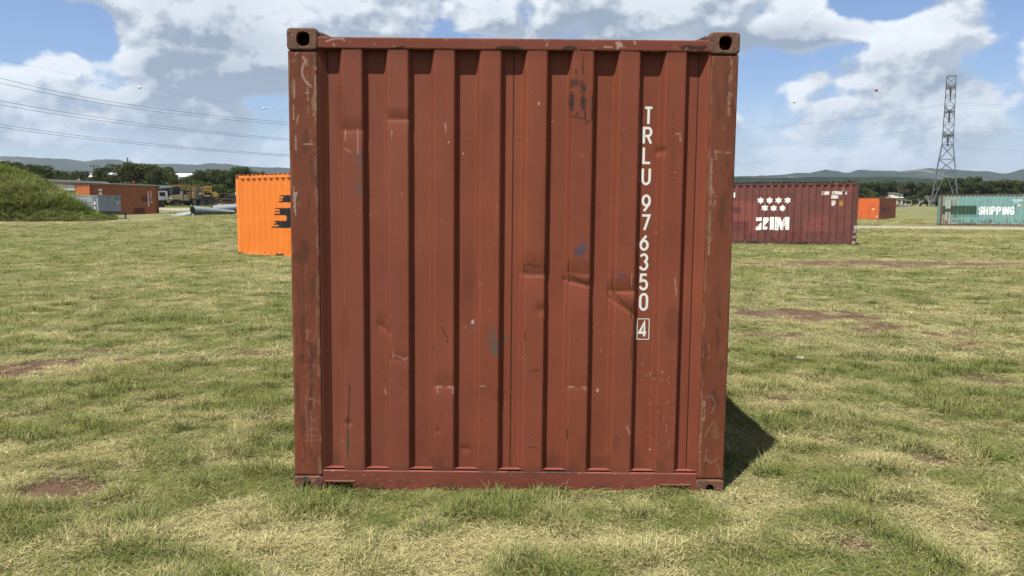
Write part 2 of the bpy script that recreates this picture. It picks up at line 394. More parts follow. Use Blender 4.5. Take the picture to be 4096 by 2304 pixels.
def ground_mat():
    m = bpy.data.materials.new('lawn_soil'); m.use_nodes = True; q = NT(m.node_tree); bs = q.n['Principled BSDF']
    g = q.node('ShaderNodeNewGeometry').outputs['Position']
    ab = q.node('ShaderNodeAttribute', attribute_name='bare').outputs['Fac']; ad = q.node('ShaderNodeAttribute', attribute_name='dry').outputs['Fac']
    nf = q.noise(g, 34, 8, .68); nm = q.noise(g, 6, 6, .6); nl = q.noise(g, .8, 6, .65); nst = q.noise(q.vec('MULTIPLY', g, (1, .35, 1)), 1.6, 7, .66)
    green = q.mix(q.mr(nf, .38, .64), (.038, .058, .017), (.195, .245, .074))
    straw = q.mix(q.mr(nf, .35, .65), (.10, .080, .042), (.35, .31, .165))
    dd = q.math('ADD', q.math('MULTIPLY', ad, .62), q.math('MULTIPLY', q.mr(nst, .36, .64), .42))
    dd = q.math('ADD', dd, q.mr(nl, .35, .7, -.12, .16), clamp=True)
    lawn = q.mix(dd, green, straw)
    soil = q.mix(q.mr(nm, .3, .7), (.075, .042, .028), (.175, .110, .070))
    soil = q.mix(q.mr(nf, .5, .75), soil, (.25, .17, .115))
    colr = q.mix(q.mr(ab, .3, .62, 0, 1, True), lawn, soil)
    colr = q.vec('SCALE', colr); colr.node.inputs['Scale'].default_value = .60
    q.l.new(colr, bs.inputs['Base Color']); bs.inputs['Roughness'].default_value = .95; bs.inputs['Specular IOR Level'].default_value = .1
    b = q.node('ShaderNodeBump'); b.inputs['Strength'].default_value = .9; b.inputs['Distance'].default_value = .04
    q.l.new(q.math('ADD', nf, nm), b.inputs['Height']); q.l.new(b.outputs[0], bs.inputs['Normal'])
    return m
tag(link('ground', me, ground_mat()), kind='structure')

# gravel track, runs behind the containers from the right edge to the yard at the left
def strip(name, pts, widths, lift, m, res=1.5):
    pts = [Vector((a, b, 0)) for a, b in pts]; C = []
    for i in range(len(pts) - 1):
        p0 = pts[max(i - 1, 0)]; p1 = pts[i]; p2 = pts[i + 1]; p3 = pts[min(i + 2, len(pts) - 1)]
        n = max(2, int((p2 - p1).length / res))
        for k in range(n + (i == len(pts) - 2)):
            t = k / n
            c = .5 * ((2 * p1) + (p2 - p0) * t + (2 * p0 - 5 * p1 + 4 * p2 - p3) * t * t + (3 * p1 - p0 - 3 * p2 + p3) * t ** 3)
            C.append((c, widths[i] * (1 - t) + widths[i + 1] * t))
    V = []; nv = 9
    for i, (c, w) in enumerate(C):
        d = (C[min(i + 1, len(C) - 1)][0] - C[max(i - 1, 0)][0]).normalized(); nrm = Vector((-d.y, d.x, 0))
        for j in range(nv):
            s = (j / (nv - 1) - .5) * w * (1 + .16 * (fbm(i * .45, j * 0 + (3 if j < 4 else 77), 5) - .5))
            p = c + nrm * s; edge = 1 - (abs(j - 4) / 4) ** 4
            V.append((p.x, p.y, float(hgt(p.x, p.y)) + lift * edge - .02))
    me = np_mesh(name, V, grid_faces(len(C), nv), True); o = link(name, me, m); return tag(o, kind='structure')
gravel = mat('pale_gravel', (.43, .36, .28), .95, 0, .2, 1.2, .8, 60, .1)
strip('gravel_track', [(72, 36), (48, 47.5), (36.5, 55), (26.5, 60), (5, 69), (-18, 78), (-34, 86), (-60, 92), (-90, 98)], [8, 8, 8, 8, 8, 12, 15, 15, 12], .07, gravel)

# ------------------------------------------------------------------ hills
def hills(name, azs, ys_ridge, Rr, width, foot, colseed, a0, a1, fields):
    na = 420; nr = 46
    px = np.linspace(a0, a1, na); top = np.interp(px, azs, ys_ridge); ta = (px - 2048) / F
    rr = np.linspace(-1.6, 2.2, nr)
    V = []
    P, RR = np.meshgrid(np.arange(na), rr, indexing='ij'); taP = ta[P]
    Yd = Rr + RR * width; Xd = taP * Yd
    Ht = (HZ - top)[P] / F * Rr * 1.0 + EYE
    prof = np.exp(-(RR / .75) ** 2)
    lump = (fbm(Xd / 420, Yd / 300, colseed, 5) - .5) * .55 * (Ht - foot) * (1 - np.exp(-(RR / .5) ** 2)) * np.exp(-(RR / 1.3) ** 2)
    Z = foot + (Ht - foot) * prof + lump + (fbm(Xd / 40, Yd / 40, 3, 3) - .5) * Rr * .0022
    Z = np.where(np.abs(RR + 1.6) < .02, -40, Z)
    me = np_mesh(name, np.stack([Xd, Yd, Z], -1).reshape(-1, 3), grid_faces(na, nr)[:, ::-1], True)
    m = bpy.data.materials.new(name + '_woodland'); m.use_nodes = True; q = NT(m.node_tree); bs = q.n['Principled BSDF']
    g = q.node('ShaderNodeNewGeometry').outputs['Position']
    n1 = q.noise(g, .035, 6, .7); n2 = q.noise(q.vec('MULTIPLY', g, (1, .6, 2.5)), .0042, 6, .6); n3 = q.noise(g, .012, 5, .65)
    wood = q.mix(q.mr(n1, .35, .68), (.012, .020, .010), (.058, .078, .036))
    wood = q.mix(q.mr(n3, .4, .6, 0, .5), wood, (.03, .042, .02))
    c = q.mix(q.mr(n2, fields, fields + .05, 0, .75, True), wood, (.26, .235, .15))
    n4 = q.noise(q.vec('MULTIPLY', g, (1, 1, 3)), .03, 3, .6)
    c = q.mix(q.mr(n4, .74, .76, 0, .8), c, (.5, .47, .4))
    c = q.vec('MULTIPLY', c, (.30, .34, .42))  # blue haze of the distance put into the woodland colour
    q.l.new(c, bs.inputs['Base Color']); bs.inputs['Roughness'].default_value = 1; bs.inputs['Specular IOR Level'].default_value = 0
    return tag(link(name, me, m), kind='structure')
pxR = [900, 1160, 1500, 2000, 2500, 2928, 3030, 3130, 3184, 3230, 3287, 3330, 3370, 3420, 3480, 3560, 3589, 3643, 3697, 3751, 3859, 3954, 4002, 4075, 4300, 4700]
yR = [668, 676, 680, 690, 705, 708, 707, 702, 694, 695, 681, 688, 696, 683, 686, 685, 689, 682, 677, 678, 688, 691, 699, 680, 672, 690]
hills('hills', pxR, yR, 3900, 900, 45, 2, 1500, 4900, .60)
pxL = [-800, -300, 0, 65, 125, 190, 300, 360, 400, 440, 490, 520, 600, 700, 800, 850, 900, 1000, 1160, 1700, 2300]
yL = [650, 640, 634, 632, 635, 637, 641, 650, 644, 641, 643, 654, 658, 661, 664, 658, 660, 671, 676, 690, 700]
hills('hills', pxL, yL, 4600, 1100, 60, 7, -900, 2300, .56)
hills('wooded_ridge', [2000, 2928, 3400, 3560, 3643, 3751, 3900, 4200, 4900], [722, 713, 710, 711, 716, 722, 727, 726, 724], 1500, 260, 6, 12, 1800, 4900, .70)
hills('wooded_ridge', [-900, 0, 400, 600, 800, 1160, 1700], [690, 688, 690, 694, 697, 700, 712], 1700, 420, 14, 19, -900, 1800, .66)

# air
def haze(density):
    mb = MB().box(-6800, 6800, -400, 6900, -60, 420); m = bpy.data.materials.new('air'); m.use_nodes = True; q = NT(m.node_tree); q.n.clear()
    v = q.node('ShaderNodeVolumePrincipled'); v.inputs['Color'].default_value = (.70, .82, .98, 1); v.inputs['Density'].default_value = density
    v.inputs['Anisotropy'].default_value = .2
    o = q.node('ShaderNodeOutputMaterial'); q.l.new(v.outputs[0], o.inputs['Volume'])
    ob = mb.build('haze', m); tag(ob, kind='stuff', label='thin pale blue air haze over the far hills'); return ob
haze(.58e-4)

# ------------------------------------------------------------------ grass
def blade(V, Fc, C, base, h, w, lean, ang, colr, segs=3, flop=.5):
    d = Vector((math.cos(ang), math.sin(ang), 0)); sd_ = Vector((-d.y, d.x, 0)); p = Vector(base); b0 = len(V); dirv = (Vector((0, 0, 1)) + d * lean).normalized()
    for i in range(segs + 1):
        t = i / segs; ww = w * (1 - t) ** .7 * .5
        if i < segs: V.append(p + sd_ * ww); V.append(p - sd_ * ww); C.append(colr); C.append(colr)
        else: V.append(p.copy()); C.append(colr)
        p = p + dirv * (h / segs); dirv = (dirv + d * flop / segs + Vector((0, 0, -flop * .8 / segs))).normalized()
    for i in range(segs - 1): a = b0 + 2 * i; Fc.append((a, a + 1, a + 3)); Fc.append((a, a + 3, a + 2))
    a = b0 + 2 * (segs - 1); Fc.append((a, a + 1, a + 2))
def tuft(name, n, rad, h0, h1, w, seed, dryp, flatp, m, flop=.7):
    r = random.Random(seed); V = []; Fc = []; C = []
    for i in range(n):
        a = r.uniform(0, 6.283); q = rad * r.random() ** .6; x, y = q * math.cos(a), q * math.sin(a)
        flat = r.random() < flatp; isdry = r.random() < dryp
        colr = (r.random(), 1.0 if isdry else 0.0, r.random())
        if flat: blade(V, Fc, C, (x, y, r.uniform(.002, .02)), r.uniform(h0, h1) * 1.0, w * .8, r.uniform(3, 9), r.uniform(0, 6.283), (colr[0], .95, colr[2]), 3, .25)
        else: blade(V, Fc, C, (x, y, -.005), r.uniform(h0, h1), w * r.uniform(.7, 1.3), r.uniform(.3, 2.0), a + r.uniform(-1.6, 1.6), colr, 3, flop * r.uniform(.4, 1.5))
    me = np_mesh(name, [tuple(v) for v in V], Fc, False, [('Col', 'FLOAT_COLOR', C)]); me.materials.append(m); return bpy.data.objects.new(name, me)
def grass_mat(name, g0, g1, s0, s1, dwt=.62):
    m = bpy.data.materials.new(name); m.use_nodes = True; q = NT(m.node_tree); q.n.clear()
    a = q.node('ShaderNodeAttribute', attribute_name='Col').outputs['Color']; se = q.node('ShaderNodeSeparateColor'); q.l.new(a, se.inputs[0])
    dr = q.node('ShaderNodeAttribute', attribute_name='dry'); dr.attribute_type = 'INSTANCER'
    oi = q.node('ShaderNodeObjectInfo').outputs['Random']
    gr = q.mix(se.outputs[0], g0, g1); gr = q.mix(q.math('MULTIPLY', oi, .5), gr, (g1[0] * 1.25, g1[1] * .95, g1[2] * .8))
    st = q.mix(se.outputs[2], s0, s1)
    # a blade is dry when its own number lies below the dryness of the spot it grows on
    k = q.math('ADD', q.math('MULTIPLY', dr.outputs['Fac'], dwt * 1.5), q.math('MULTIPLY', se.outputs[1], .35))
    isdry = q.mr(q.math('SUBTRACT', k, se.outputs[2]), -.08, .12, 0, 1, True)
    c = q.mix(isdry, gr, st)
    c = q.vec('SCALE', c); c.node.inputs['Scale'].default_value = .68
    df = q.node('ShaderNodeBsdfDiffuse'); q.l.new(c, df.inputs[0]); tr = q.node('ShaderNodeBsdfTranslucent'); q.l.new(c, tr.inputs[0])
    gl = q.node('ShaderNodeBsdfGlossy'); gl.inputs['Roughness'].default_value = .45; gl.inputs[0].default_value = (.6, .6, .5, 1)
    mx = q.node('ShaderNodeMixShader'); mx.inputs[0].default_value = .3; q.l.new(df.outputs[0], mx.inputs[1]); q.l.new(tr.outputs[0], mx.inputs[2])
    m2 = q.node('ShaderNodeMixShader'); m2.inputs[0].default_value = .012; q.l.new(mx.outputs[0], m2.inputs[1]); q.l.new(gl.outputs[0], m2.inputs[2])
    o = q.node('ShaderNodeOutputMaterial'); q.l.new(m2.outputs[0], o.inputs[0]); return m
GM = grass_mat('lawn_grass', (.036, .066, .019), (.215, .280, .080), (.22, .19, .085), (.68, .61, .31))
def scatter(name, P, rot, scl, idx, dryv, sources, label):
    col = bpy.data.collections.new(name + '_sources')
    for i, o in enumerate(sources): o.name = f'{name}_{chr(97 + i)}'; col.objects.link(o)
    me = bpy.data.meshes.new(name); me.vertices.add(len(P)); me.vertices.foreach_set('co', np.asarray(P, np.float32).ravel())
    for nm, ty, ar, k in (('rot', 'FLOAT_VECTOR', rot, 'vector'), ('scl', 'FLOAT_VECTOR', scl, 'vector'), ('idx', 'INT', idx, 'value'), ('dry', 'FLOAT', dryv, 'value')):
        a = me.attributes.new(nm, ty, 'POINT'); a.data.foreach_set(k, np.asarray(ar, np.int32 if ty == 'INT' else np.float32).ravel())
    ob = bpy.data.objects.new(name, me); COL.objects.link(ob); tag(ob, label=label, kind='stuff')
    ng = bpy.data.node_groups.new(name + '_nodes', 'GeometryNodeTree'); ng.interface.new_socket('Geometry', in_out='INPUT', socket_type='NodeSocketGeometry')
    ng.interface.new_socket('Geometry', in_out='OUTPUT', socket_type='NodeSocketGeometry'); n = ng.nodes; l = ng.links
    gi = n.new('NodeGroupInput'); go = n.new('NodeGroupOutput'); ip = n.new('GeometryNodeInstanceOnPoints'); ci = n.new('GeometryNodeCollectionInfo')
    ci.inputs['Collection'].default_value = col; ci.inputs['Separate Children'].default_value = True; ci.inputs['Reset Children'].default_value = True
    def na(t, nm): a = n.new('GeometryNodeInputNamedAttribute'); a.data_type = t; a.inputs[0].default_value = nm; return next(s for s in a.outputs if s.enabled and s.name == 'Attribute')
    l.new(gi.outputs[0], ip.inputs['Points']); l.new(ci.outputs[0], ip.inputs['Instance']); ip.inputs['Pick Instance'].default_value = True
    l.new(na('INT', 'idx'), ip.inputs['Instance Index'])
    er = n.new('FunctionNodeEulerToRotation'); l.new(na('FLOAT_VECTOR', 'rot'), er.inputs[0]); l.new(er.outputs[0], ip.inputs['Rotation'])
    l.new(na('FLOAT_VECTOR', 'scl'), ip.inputs['Scale']); l.new(ip.outputs[0], go.inputs[0])
    mod = ob.modifiers.new('scatter', 'NODES'); mod.node_group = ng; return ob
tufts = [tuft('t', 36, .075, .022, .055, .0036, 1, .3, .35, GM, 1.0), tuft('t', 34, .075, .02, .05, .0034, 2, .5, .5, GM, 1.0), tuft('t', 36, .065, .035, .08, .0038, 3, .15, .15, GM, 1.1),
         tuft('t', 34, .085, .02, .05, .0034, 4, .3, .6, GM, 1.0), tuft('t', 28, .09, .03, .07, .0032, 5, .95, .9, GM, 1.0), tuft('t', 26, .05, .05, .125, .0040, 6, .2, .05, GM, 1.2), tuft('t', 34, .08, .025, .06, .0036, 8, .6, .4, GM, 1.0)]
def zone(D0, D1, dens, sc, hs, side=.92):
    A = side * (D1 ** 2 - D0 ** 2); n = int(A * dens); y = np.sqrt(rng.uniform(D0 ** 2, D1 ** 2, n)); x = rng.uniform(-side, side, n) * y
    b, d = cover(x, y); k = fbm(x * 4.6, y * 4.6, 61, 3)
    keep = rng.random(n) > np.clip(ss(.25, .6, b) * .97, 0, 1)
    r = rng.random(n); idx = np.where(r < .17, 0, np.where(r < .34, 1, np.where(r < .50, 2, np.where(r < .66, 3, np.where(r < .80, 6, 4)))))
    idx = np.where((k > .62) & (rng.random(n) < .5), 5, idx); idx = np.where((b > .15) & (rng.random(n) < .6), 4, idx)
    s = sc * rng.uniform(.7, 1.25, n); h = s / sc * hs * (.65 + .95 * ss(.35, .72, k)) * np.clip(1.15 - d * .4, .6, 1.2)
    h = h * (1 - .22 * ss(1.6, 1.2, np.abs(x)) * ss(3.8, 4.1, y) * ss(4.6, 4.4, y))
    # nothing grows inside the container
    inside = (np.abs(x) < 1.2) & (y > 4.36) & (y < 10.3)
    keep &= ~inside
    if D1 > 49:
        yc = np.interp(x, [-90, -60, -34, -18, 5, 26.5, 36.5, 48, 72], [92, 84, 78, 75, 69, 60, 55, 47.5, 36]); keep &= np.abs(y - yc) > 4.4 + .6 * (k - .5)
        keep &= ~((x < -27) & (x > -60) & (y > 54) & (y < 67)) & ~((x < -18) & (y > 75)); keep &= ~((x > 34) & (x < 43) & (y > 61) & (y < 68)) & ~((x < -30) & (y > 63))
    P = np.stack([x, y, hgt(x, y) + ss(40, 12, y) * ((fbm(x * 3, y * 3, 5, 3) - .5) * .035)], 1)
    rot = np.stack([rng.uniform(-.15, .15, n), rng.uniform(-.15, .15, n), rng.uniform(0, 6.28, n)], 1)
    dd = np.clip(d + rng.uniform(-.25, .25, n), 0, 1)
    return [a[keep] for a in (P, rot, np.stack([s, s, h], 1), idx, dd)]
zs = [zone(2.6, 5, 1000, .9, 1.0), zone(5, 8, 560, 1.05, 1.05), zone(8, 14, 190, 1.5, 1.05), zone(14, 26, 56, 2.2, 1.1), zone(26, 50, 16, 3.6, 1.25, .82), zone(50, 92, 3.2, 8.0, 1.5, .78)]
# longer uncut blades along the foot of the container
n = 340; x = rng.uniform(-1.3, 1.3, n); y = 4.28 - np.abs(rng.normal(0, .05, n)); idx = rng.choice([0, 2, 5, 5, 3, 6], n)
s = rng.uniform(.7, 1.1, n); hh = s * rng.uniform(.25, .8, n) * (.6 + .9 * ss(-.2, .3, x) * ss(1.0, .5, x) + .8 * ss(-1.2, -1.0, x) * ss(-.6, -.8, x))
zs.append([np.stack([x, y, hgt(x, y)], 1), np.stack([rng.uniform(-.1, .1, n), rng.uniform(-.1, .1, n), rng.uniform(0, 6.28, n)], 1), np.stack([s, s, hh], 1), idx, rng.uniform(0, .5, n)])
n = 200; x = rng.choice([-1, 1], n) * (1.26 + np.abs(rng.normal(0, .05, n))); y = rng.uniform(4.3, 10, n); s = rng.uniform(.7, 1.2, n)
zs.append([np.stack([x, y, hgt(x, y)], 1), np.stack([x * 0, x * 0, rng.uniform(0, 6.28, n)], 1), np.stack([s, s, s * 1.1], 1), rng.choice([0, 2, 5], n), rng.uniform(0, .5, n)])
Pz = [np.concatenate([z[i] for z in zs]) for i in range(5)]
scatter('grass', Pz[0], Pz[1], Pz[2], Pz[3], Pz[4], tufts, 'short patchy green and straw coloured grass over the field')
# ------------------------------------------------------------------ containers
def panel(name, parent, m, O, U, N, us, zs, depth, color, paint=None, dent=None, seed=0, cast=True):
    O = Vector(O); U = Vector(U); N = Vector(N); us = np.asarray(us, float); zs = np.asarray(zs, float)
    A, B = np.meshgrid(us, zs, indexing='ij'); A = A.ravel(); B = B.ravel(); d = depth(A)
    if dent is not None: d = d + dent(A, B, d)
    V = np.array(O)[None] + A[:, None] * np.array(U)[None] + B[:, None] * np.array((0, 0, 1))[None] - d[:, None] * np.array(N)[None]
    cv = Canvas(A, B, color, seed)
    if paint: paint(cv)
    fc = grid_faces(len(us), len(zs))
    if U.cross(Vector((0, 0, 1))).dot(N) < 0: fc = fc[:, ::-1]
    me = np_mesh(name, V, fc, False, [('Col', 'FLOAT_COLOR', cv.c)]); return link(name, me, m, parent)
def corr(pitch, dep, flat_o, slope, off=0., top=0.002):
    """trapezoid corrugation; outer flats at depth `top`"""
    xp = [0, flat_o, flat_o + slope, pitch - slope, pitch]; yp = [0, 0, 1, 1, 0]
    return lambda u: top + dep * np.interp((u - off) % pitch, xp, yp)
def paint_mat(name, rough=.5, var=.1, rust=0., bump=.15, spec=.5):
    return mat(name, None, rough, 0, var, 2.2, bump, 55, spec, attr='Col', rust=rust)
def casting(parent, m, x0, x1, y0, y1, z0, z1, hole=None, face='-y'):
    """corner casting, a hollow steel block with an oval hole in its outer end face"""
    mb = MB()
    if hole is None: mb.box(x0, x1, y0, y1, z0, z1, bev=.008)
    else:
        cx, cz, rx, rz, sq = hole; n = 40; r = .018; t = .03
        def rrect(k, inset=0.):
            # point on the rounded rectangle along the ray at angle k
            a = 2 * math.pi * k / n; hx = (x1 - x0) / 2 - inset; hz = (z1 - z0) / 2 - inset; mx = (x0 + x1) / 2; mz = (z0 + z1) / 2
            c, s_ = math.cos(a), math.sin(a); p = 9.
            rad = (abs(c / hx) ** p + abs(s_ / hz) ** p) ** (-1 / p); return mx + rad * c, mz + rad * s_
        def oval(k, sx=1.):
            a = 2 * math.pi * k / n; c, s_ = math.cos(a), math.sin(a); rad = (abs(c / rx) ** sq + abs(s_ / rz) ** sq) ** (-1 / sq); return cx + rad * c * sx, cz + rad * s_ * sx
        loops = [([rrect(k) for k in range(n)], y1), ([rrect(k) for k in range(n)], y0 + .008), ([rrect(k, .003) for k in range(n)], y0 + .002), ([rrect(k, .009) for k in range(n)], y0),
                 ([oval(k, 1.05) for k in range(n)], y0), ([oval(k) for k in range(n)], y0 + .006), ([oval(k) for k in range(n)], y0 + t), ([rrect(k, .016) for k in range(n)], y0 + t), ([rrect(k, .016) for k in range(n)], y1 - .015)]
        V = []; Fc = []
        for lp, y in loops:
            for x, z in lp: V.append((x, y, z))
        for i in range(len(loops) - 1):
            for k in range(n): Fc.append((i * n + k, i * n + (k + 1) % n, (i + 1) * n + (k + 1) % n, (i + 1) * n + k))
        Fc.append(tuple((len(loops) - 1) * n + k for k in range(n))); Fc.append(tuple(range(n))[::-1]); mb.add([Vector(v) for v in V], Fc)
    return mb.build('corner_casting', m, parent)

BRICK = (.278, .077, .042)
main_paint = paint_mat('brick_red_paint', .58, .08, 0, .08, .12)
cast_m = mat('rusty_casting', (.115, .052, .030), .8, 0, .5, 9, .6, 60, .3)
def cast_rust():
    m = bpy.data.materials.new('rusty_casting_worn'); m.use_nodes = True; q = NT(m.node_tree); bs = q.n['Principled BSDF']; ob = q.node('ShaderNodeTexCoord').outputs['Object']
    n = q.noise(ob, 22, 8, .68, .6); n2 = q.noise(ob, 70, 6, .7); c = q.mix(q.mr(n, .35, .62), (.026, .014, .009), (.10, .038, .020))
    c = q.mix(q.mr(n2, .50, .62, 0, .75), c, (.15, .070, .028)); q.l.new(c, bs.inputs['Base Color']); bs.inputs['Roughness'].default_value = .85
    b = q.node('ShaderNodeBump'); b.inputs['Strength'].default_value = .7; b.inputs['Distance'].default_value = .01; q.l.new(n2, b.inputs['Height']); q.l.new(b.outputs[0], bs.inputs['Normal']); return m
CR = cast_rust()
dark_in = mat('dark_underside', (.02, .015, .012), .9, 0, .2, 4)
white_paint = mat('white_lettering', (.80, .80, .76), .5, 0, .04, 6)

D0 = 4.255; CT = thing('shipping_container', 'tall brick red shipping container filling the foreground, scratched end wall with TRLU 976350 4', 'container', (-.017, D0, -.050), rot=(R(-.66), R(.56), 0))
CT0 = Vector(CT.location); CTR = CT.rotation_euler.to_matrix()
def P(px, py, depth=0.):
    """place on the end wall (x, z) of a spot measured in the photograph (2576 px wide view)"""
    s = 4096 / 2576; o = Vector((0, 0, EYE)); p = at(px * s, py * s, 4.3); M_ = CTR.inverted(); c = M_ @ (o - CT0); d = M_ @ (p - o); t = (depth - c.y) / d.y
    return (c.x + d.x * t, c.z + d.z * t)
def PL(*pts): return [P(a, b) for a, b in pts]
ribs = [-.927 + .2505 * i for i in range(8)]
xp = [-1.056, -1.015]; yp = [.002, .047]
for r_ in ribs: xp += [r_ - .025, r_, r_ + .109, r_ + .132]; yp += [.047, .003, .003, .047]
xp += [1.022, 1.066]; yp += [.047, .002]
def main_depth(u):
    v = 0
    for o in (-.005, -.0025, 0, .0025, .005): v = v + np.interp(u + o, xp, yp)
    return v / 5
RIBM = [r_ + .056 for r_ in ribs]
# folds beaten into the ribs: x, z, half width, reach above, reach below, depth, tilt
FOLD = []
for px, py, hw, up, dn, dep, tl in [(885, 326, 30, .08, .12, .0065, 0), (1003, 299, 30, .06, .11, .0075, 0), (1345, 690, 34, .13, .20, .012, .05), (1455, 688, 30, .09, .06, .007, .1), (1455, 712, 34, .06, .20, .013, .2),
        (1567, 733, 32, .09, .07, .010, 0), (1567, 772, 32, .09, .18, .011, .7), (1118, 973, 30, .10, .10, .0055, 0), (1451, 974, 30, .08, .09, .0028, 0),
        (1003, 905, 24, .05, .07, .0035, 0), (965, 830, 18, .08, .07, .006, .5), (1170, 1135, 12, .03, .05, .004, 0)]:
    c = P(px, py); FOLD.append((c[0], c[1], hw * .00223, up, dn, dep, tl))
def main_dent(u, z, d):
    out = (fbm(u * 2.1, z * 1.6, 77, 3) - .5) * .007 * (1 - ss(.07, .05, np.abs(u - .735)) * ss(2.3, 2.25, z) * ss(.7, .75, z))
    for cx, cz, hw, up, dn, dep, tl in FOLD:
        zz = z - cz + (u - cx) * tl + (fbm(u * 22, z * 0, 12, 2) - .5) * .006
        sh = np.where(zz > 0, np.clip(1 - zz / up, 0, 1) ** 1.5, np.clip(1 + zz / dn, 0, 1) ** 2 * np.where(zz > -.012, 1, .75)); out = out + dep * sh * ss(hw * 1.25, hw * .8, np.abs(u - cx))
    for px, py, r_, dep in [(1170, 640, 0, 0), (1665, 380, .02, .01), (1147, 1108, .012, .004), (1100, 1085, .014, .003), (1260, 1010, .03, .004), (875, 1065, .02, .006), (1362, 780, .03, .006)]:
        if not r_: continue
        c = P(px, py); out = out + dep * np.exp(-((u - c[0]) ** 2 + (z - c[1]) ** 2) / r_ ** 2)
    return out
def main_wear(c):
    rs = random.Random(5)
    big = fbm(c.u * 1.4, c.z * .9, 4, 4); c.mul(.90 + .20 * big)
    st = fbm(c.u * 38, c.z * 1.1, 14, 4); c.mul(.94 + .12 * st)                                # faint vertical runs
    c.blend(ss(.1, -1.2, c.u) * .30, (.26, .098, .072))                                         # chalkier towards the left
    c.blend(ss(.55, .72, fbm(c.u * 3.2, c.z * 1.3, 44, 4)) * .18, (.36, .125, .062))
    for px, py, rx, rz, a in [(855, 285, 17, 70, .30), (1222, 290, 20, 55, .26), (1178, 760, 24, 60, .28), (1395, 690, 20, 70, .18), (1180, 690, 16, 90, .22), (1460, 445, 12, 22, .25), (1500, 560, 22, 60, .14), (1692, 815, 19, 46, .36),
                              (1550, 1115, 9, 22, .34), (865, 830, 14, 60, .30), (1510, 1070, 22, 80, .16), (1250, 640, 10, 40, .2), (1370, 540, 12, 120, .22), (1040, 1120, 16, 50, .1), (1470, 1130, 20, 40, .2), (1270, 300, 14, 40, .12), (1760, 230, 24, 50, .12), (1575, 560, 18, 60, .12), (940, 360, 20, 90, .1), (960, 620, 20, 80, .1)]:
        x, z = P(px, py); c.blob(x, z, rx * .0022, rz * .0022, (.155, .045, .030), a, .35, .12)
    # welded joints between the sheets
    for x0 in (-1.012, .004, 1.012): c.line([(x0, .1), (x0, 2.5)], .006, (.02, .008, .006), .95)
    # black and grey rub marks
    K = (.045, .035, .032)
    for p in [PL((1448, 168), (1450, 190), (1446, 210)), PL((1468, 145), (1466, 175), (1470, 195)), PL((1475, 210), (1468, 240), (1466, 262)), PL((1463, 230), (1462, 262), (1472, 275), (1473, 300)), PL((1437, 292), (1450, 293), (1452, 283)),
              PL((1455, 295), (1468, 297), (1476, 305)), PL((1474, 312), (1484, 303)), PL((1440, 258), (1442, 240)), PL((1450, 212), (1470, 222)), PL((1490, 240), (1489, 300))]: c.line(p, .0085, K, .85, .38)
    for px, py, rx, rz in [(1441, 206, 9, 15), (1438, 245, 7, 14), (1439, 268, 5, 12), (1467, 220, 6, 14), (1468, 255, 7, 18)]:
        x, z = P(px, py); c.blob(x, z, rx * .0022, rz * .0022, K, .7, .5, .9)
    for px, py, rx, rz, a in [(1459, 629, 13, 17, .75), (1463, 604, 9, 6, .4), (1567, 694, 9, 5, .6), (1470, 660, 9, 3, .5)]:
        x, z = P(px, py); c.blob(x, z, rx * .0022, rz * .0022, (.085, .085, .13), a, .4, 1.)
    for px, py, rx, rz, a in [(1243, 850, 12, 44, .5), (1247, 880, 9, 26, .5), (1272, 858, 9, 9, .5), (1188, 822, 6, 12, .4), (908, 400, 7, 22, .35), (905, 470, 6, 14, .4), (900, 420, 9, 55, .25), (1640, 1110, 5, 10, .3), (1662, 1130, 5, 8, .5)]:
        x, z = P(px, py); c.blob(x, z, rx * .0022, rz * .0022, (.13, .11, .095), a, .6, .9)
    for y in range(285, 475, 13):
        x, z = P(1693 + rs.uniform(-2, 2), y); w = .002 + (y - 285) * .00005
        c.line([(x - w, z + .004), (x, z - .003), (x + w, z + .004)], .005, (.10, .035, .025), .6)
    # torn paint along the folds
    Bn = (.07, .034, .02)
    for p in [PL((1320, 664), (1319, 692)), PL((1372, 672), (1371, 696)), PL((1432, 655), (1430, 678), (1432, 708)), PL((1476, 712), (1477, 724)), PL((1543, 684), (1541, 722), (1546, 738)), PL((1590, 770), (1588, 800)), PL((1590, 850), (1588, 905)),
              PL((1321, 835), (1321, 860)), PL((1428, 1080), (1427, 1105)), PL((880, 958), (879, 990), (877, 1040), (874, 1062), (875, 1100), (874, 1150)), PL((1110, 820), (1124, 848), (1126, 862)), PL((1326, 665), (1368, 672)), PL((1434, 690), (1476, 716)),
              PL((1548, 738), (1570, 764), (1590, 782)), PL((1590, 860), (1600, 870)), PL((1330, 1125), (1352, 1128)), PL((1330, 935), (1358, 930))]: c.line(p, .007, Bn, .85, .25)
    for p in [PL((874, 1062), (873, 1150)), PL((874, 1075), (877, 1130))]: c.line(p, .014, (.10, .075, .055), .8, .45)
    for p in [PL((1322, 674), (1370, 680)), PL((1432, 700), (1476, 718)), PL((1320, 690), (1370, 694))]: c.line(p, .012, (.20, .10, .07), .6, .4)
    # pale scrapes down to the primer
    Wt = (.50, .32, .26)
    for p in [PL((1099, 973), (1112, 973)), PL((1126, 973), (1139, 973), (1139, 990)), PL((1099, 973), (1101, 988)), PL((1430, 974), (1442, 973)), PL((1465, 973), (1473, 974), (1473, 984)), PL((868, 326), (868, 352)), PL((899, 326), (900, 385)), PL((868, 375), (880, 382)),
              PL((985, 330), (985, 345)), PL((1711, 335), (1712, 355)), PL((1700, 336), (1710, 335)), PL((965, 985), (968, 998)), PL((1210, 972), (1222, 973)), PL((990, 893), (1020, 905), (1026, 898)), PL((990, 885), (988, 900)), PL((1698, 700), (1702, 740)), PL((1120, 310), (1121, 330)),
              PL((1590, 690), (1589, 720)), PL((1577, 1073), (1584, 1090))]: c.line(p, .0065, Wt, .85, .3)
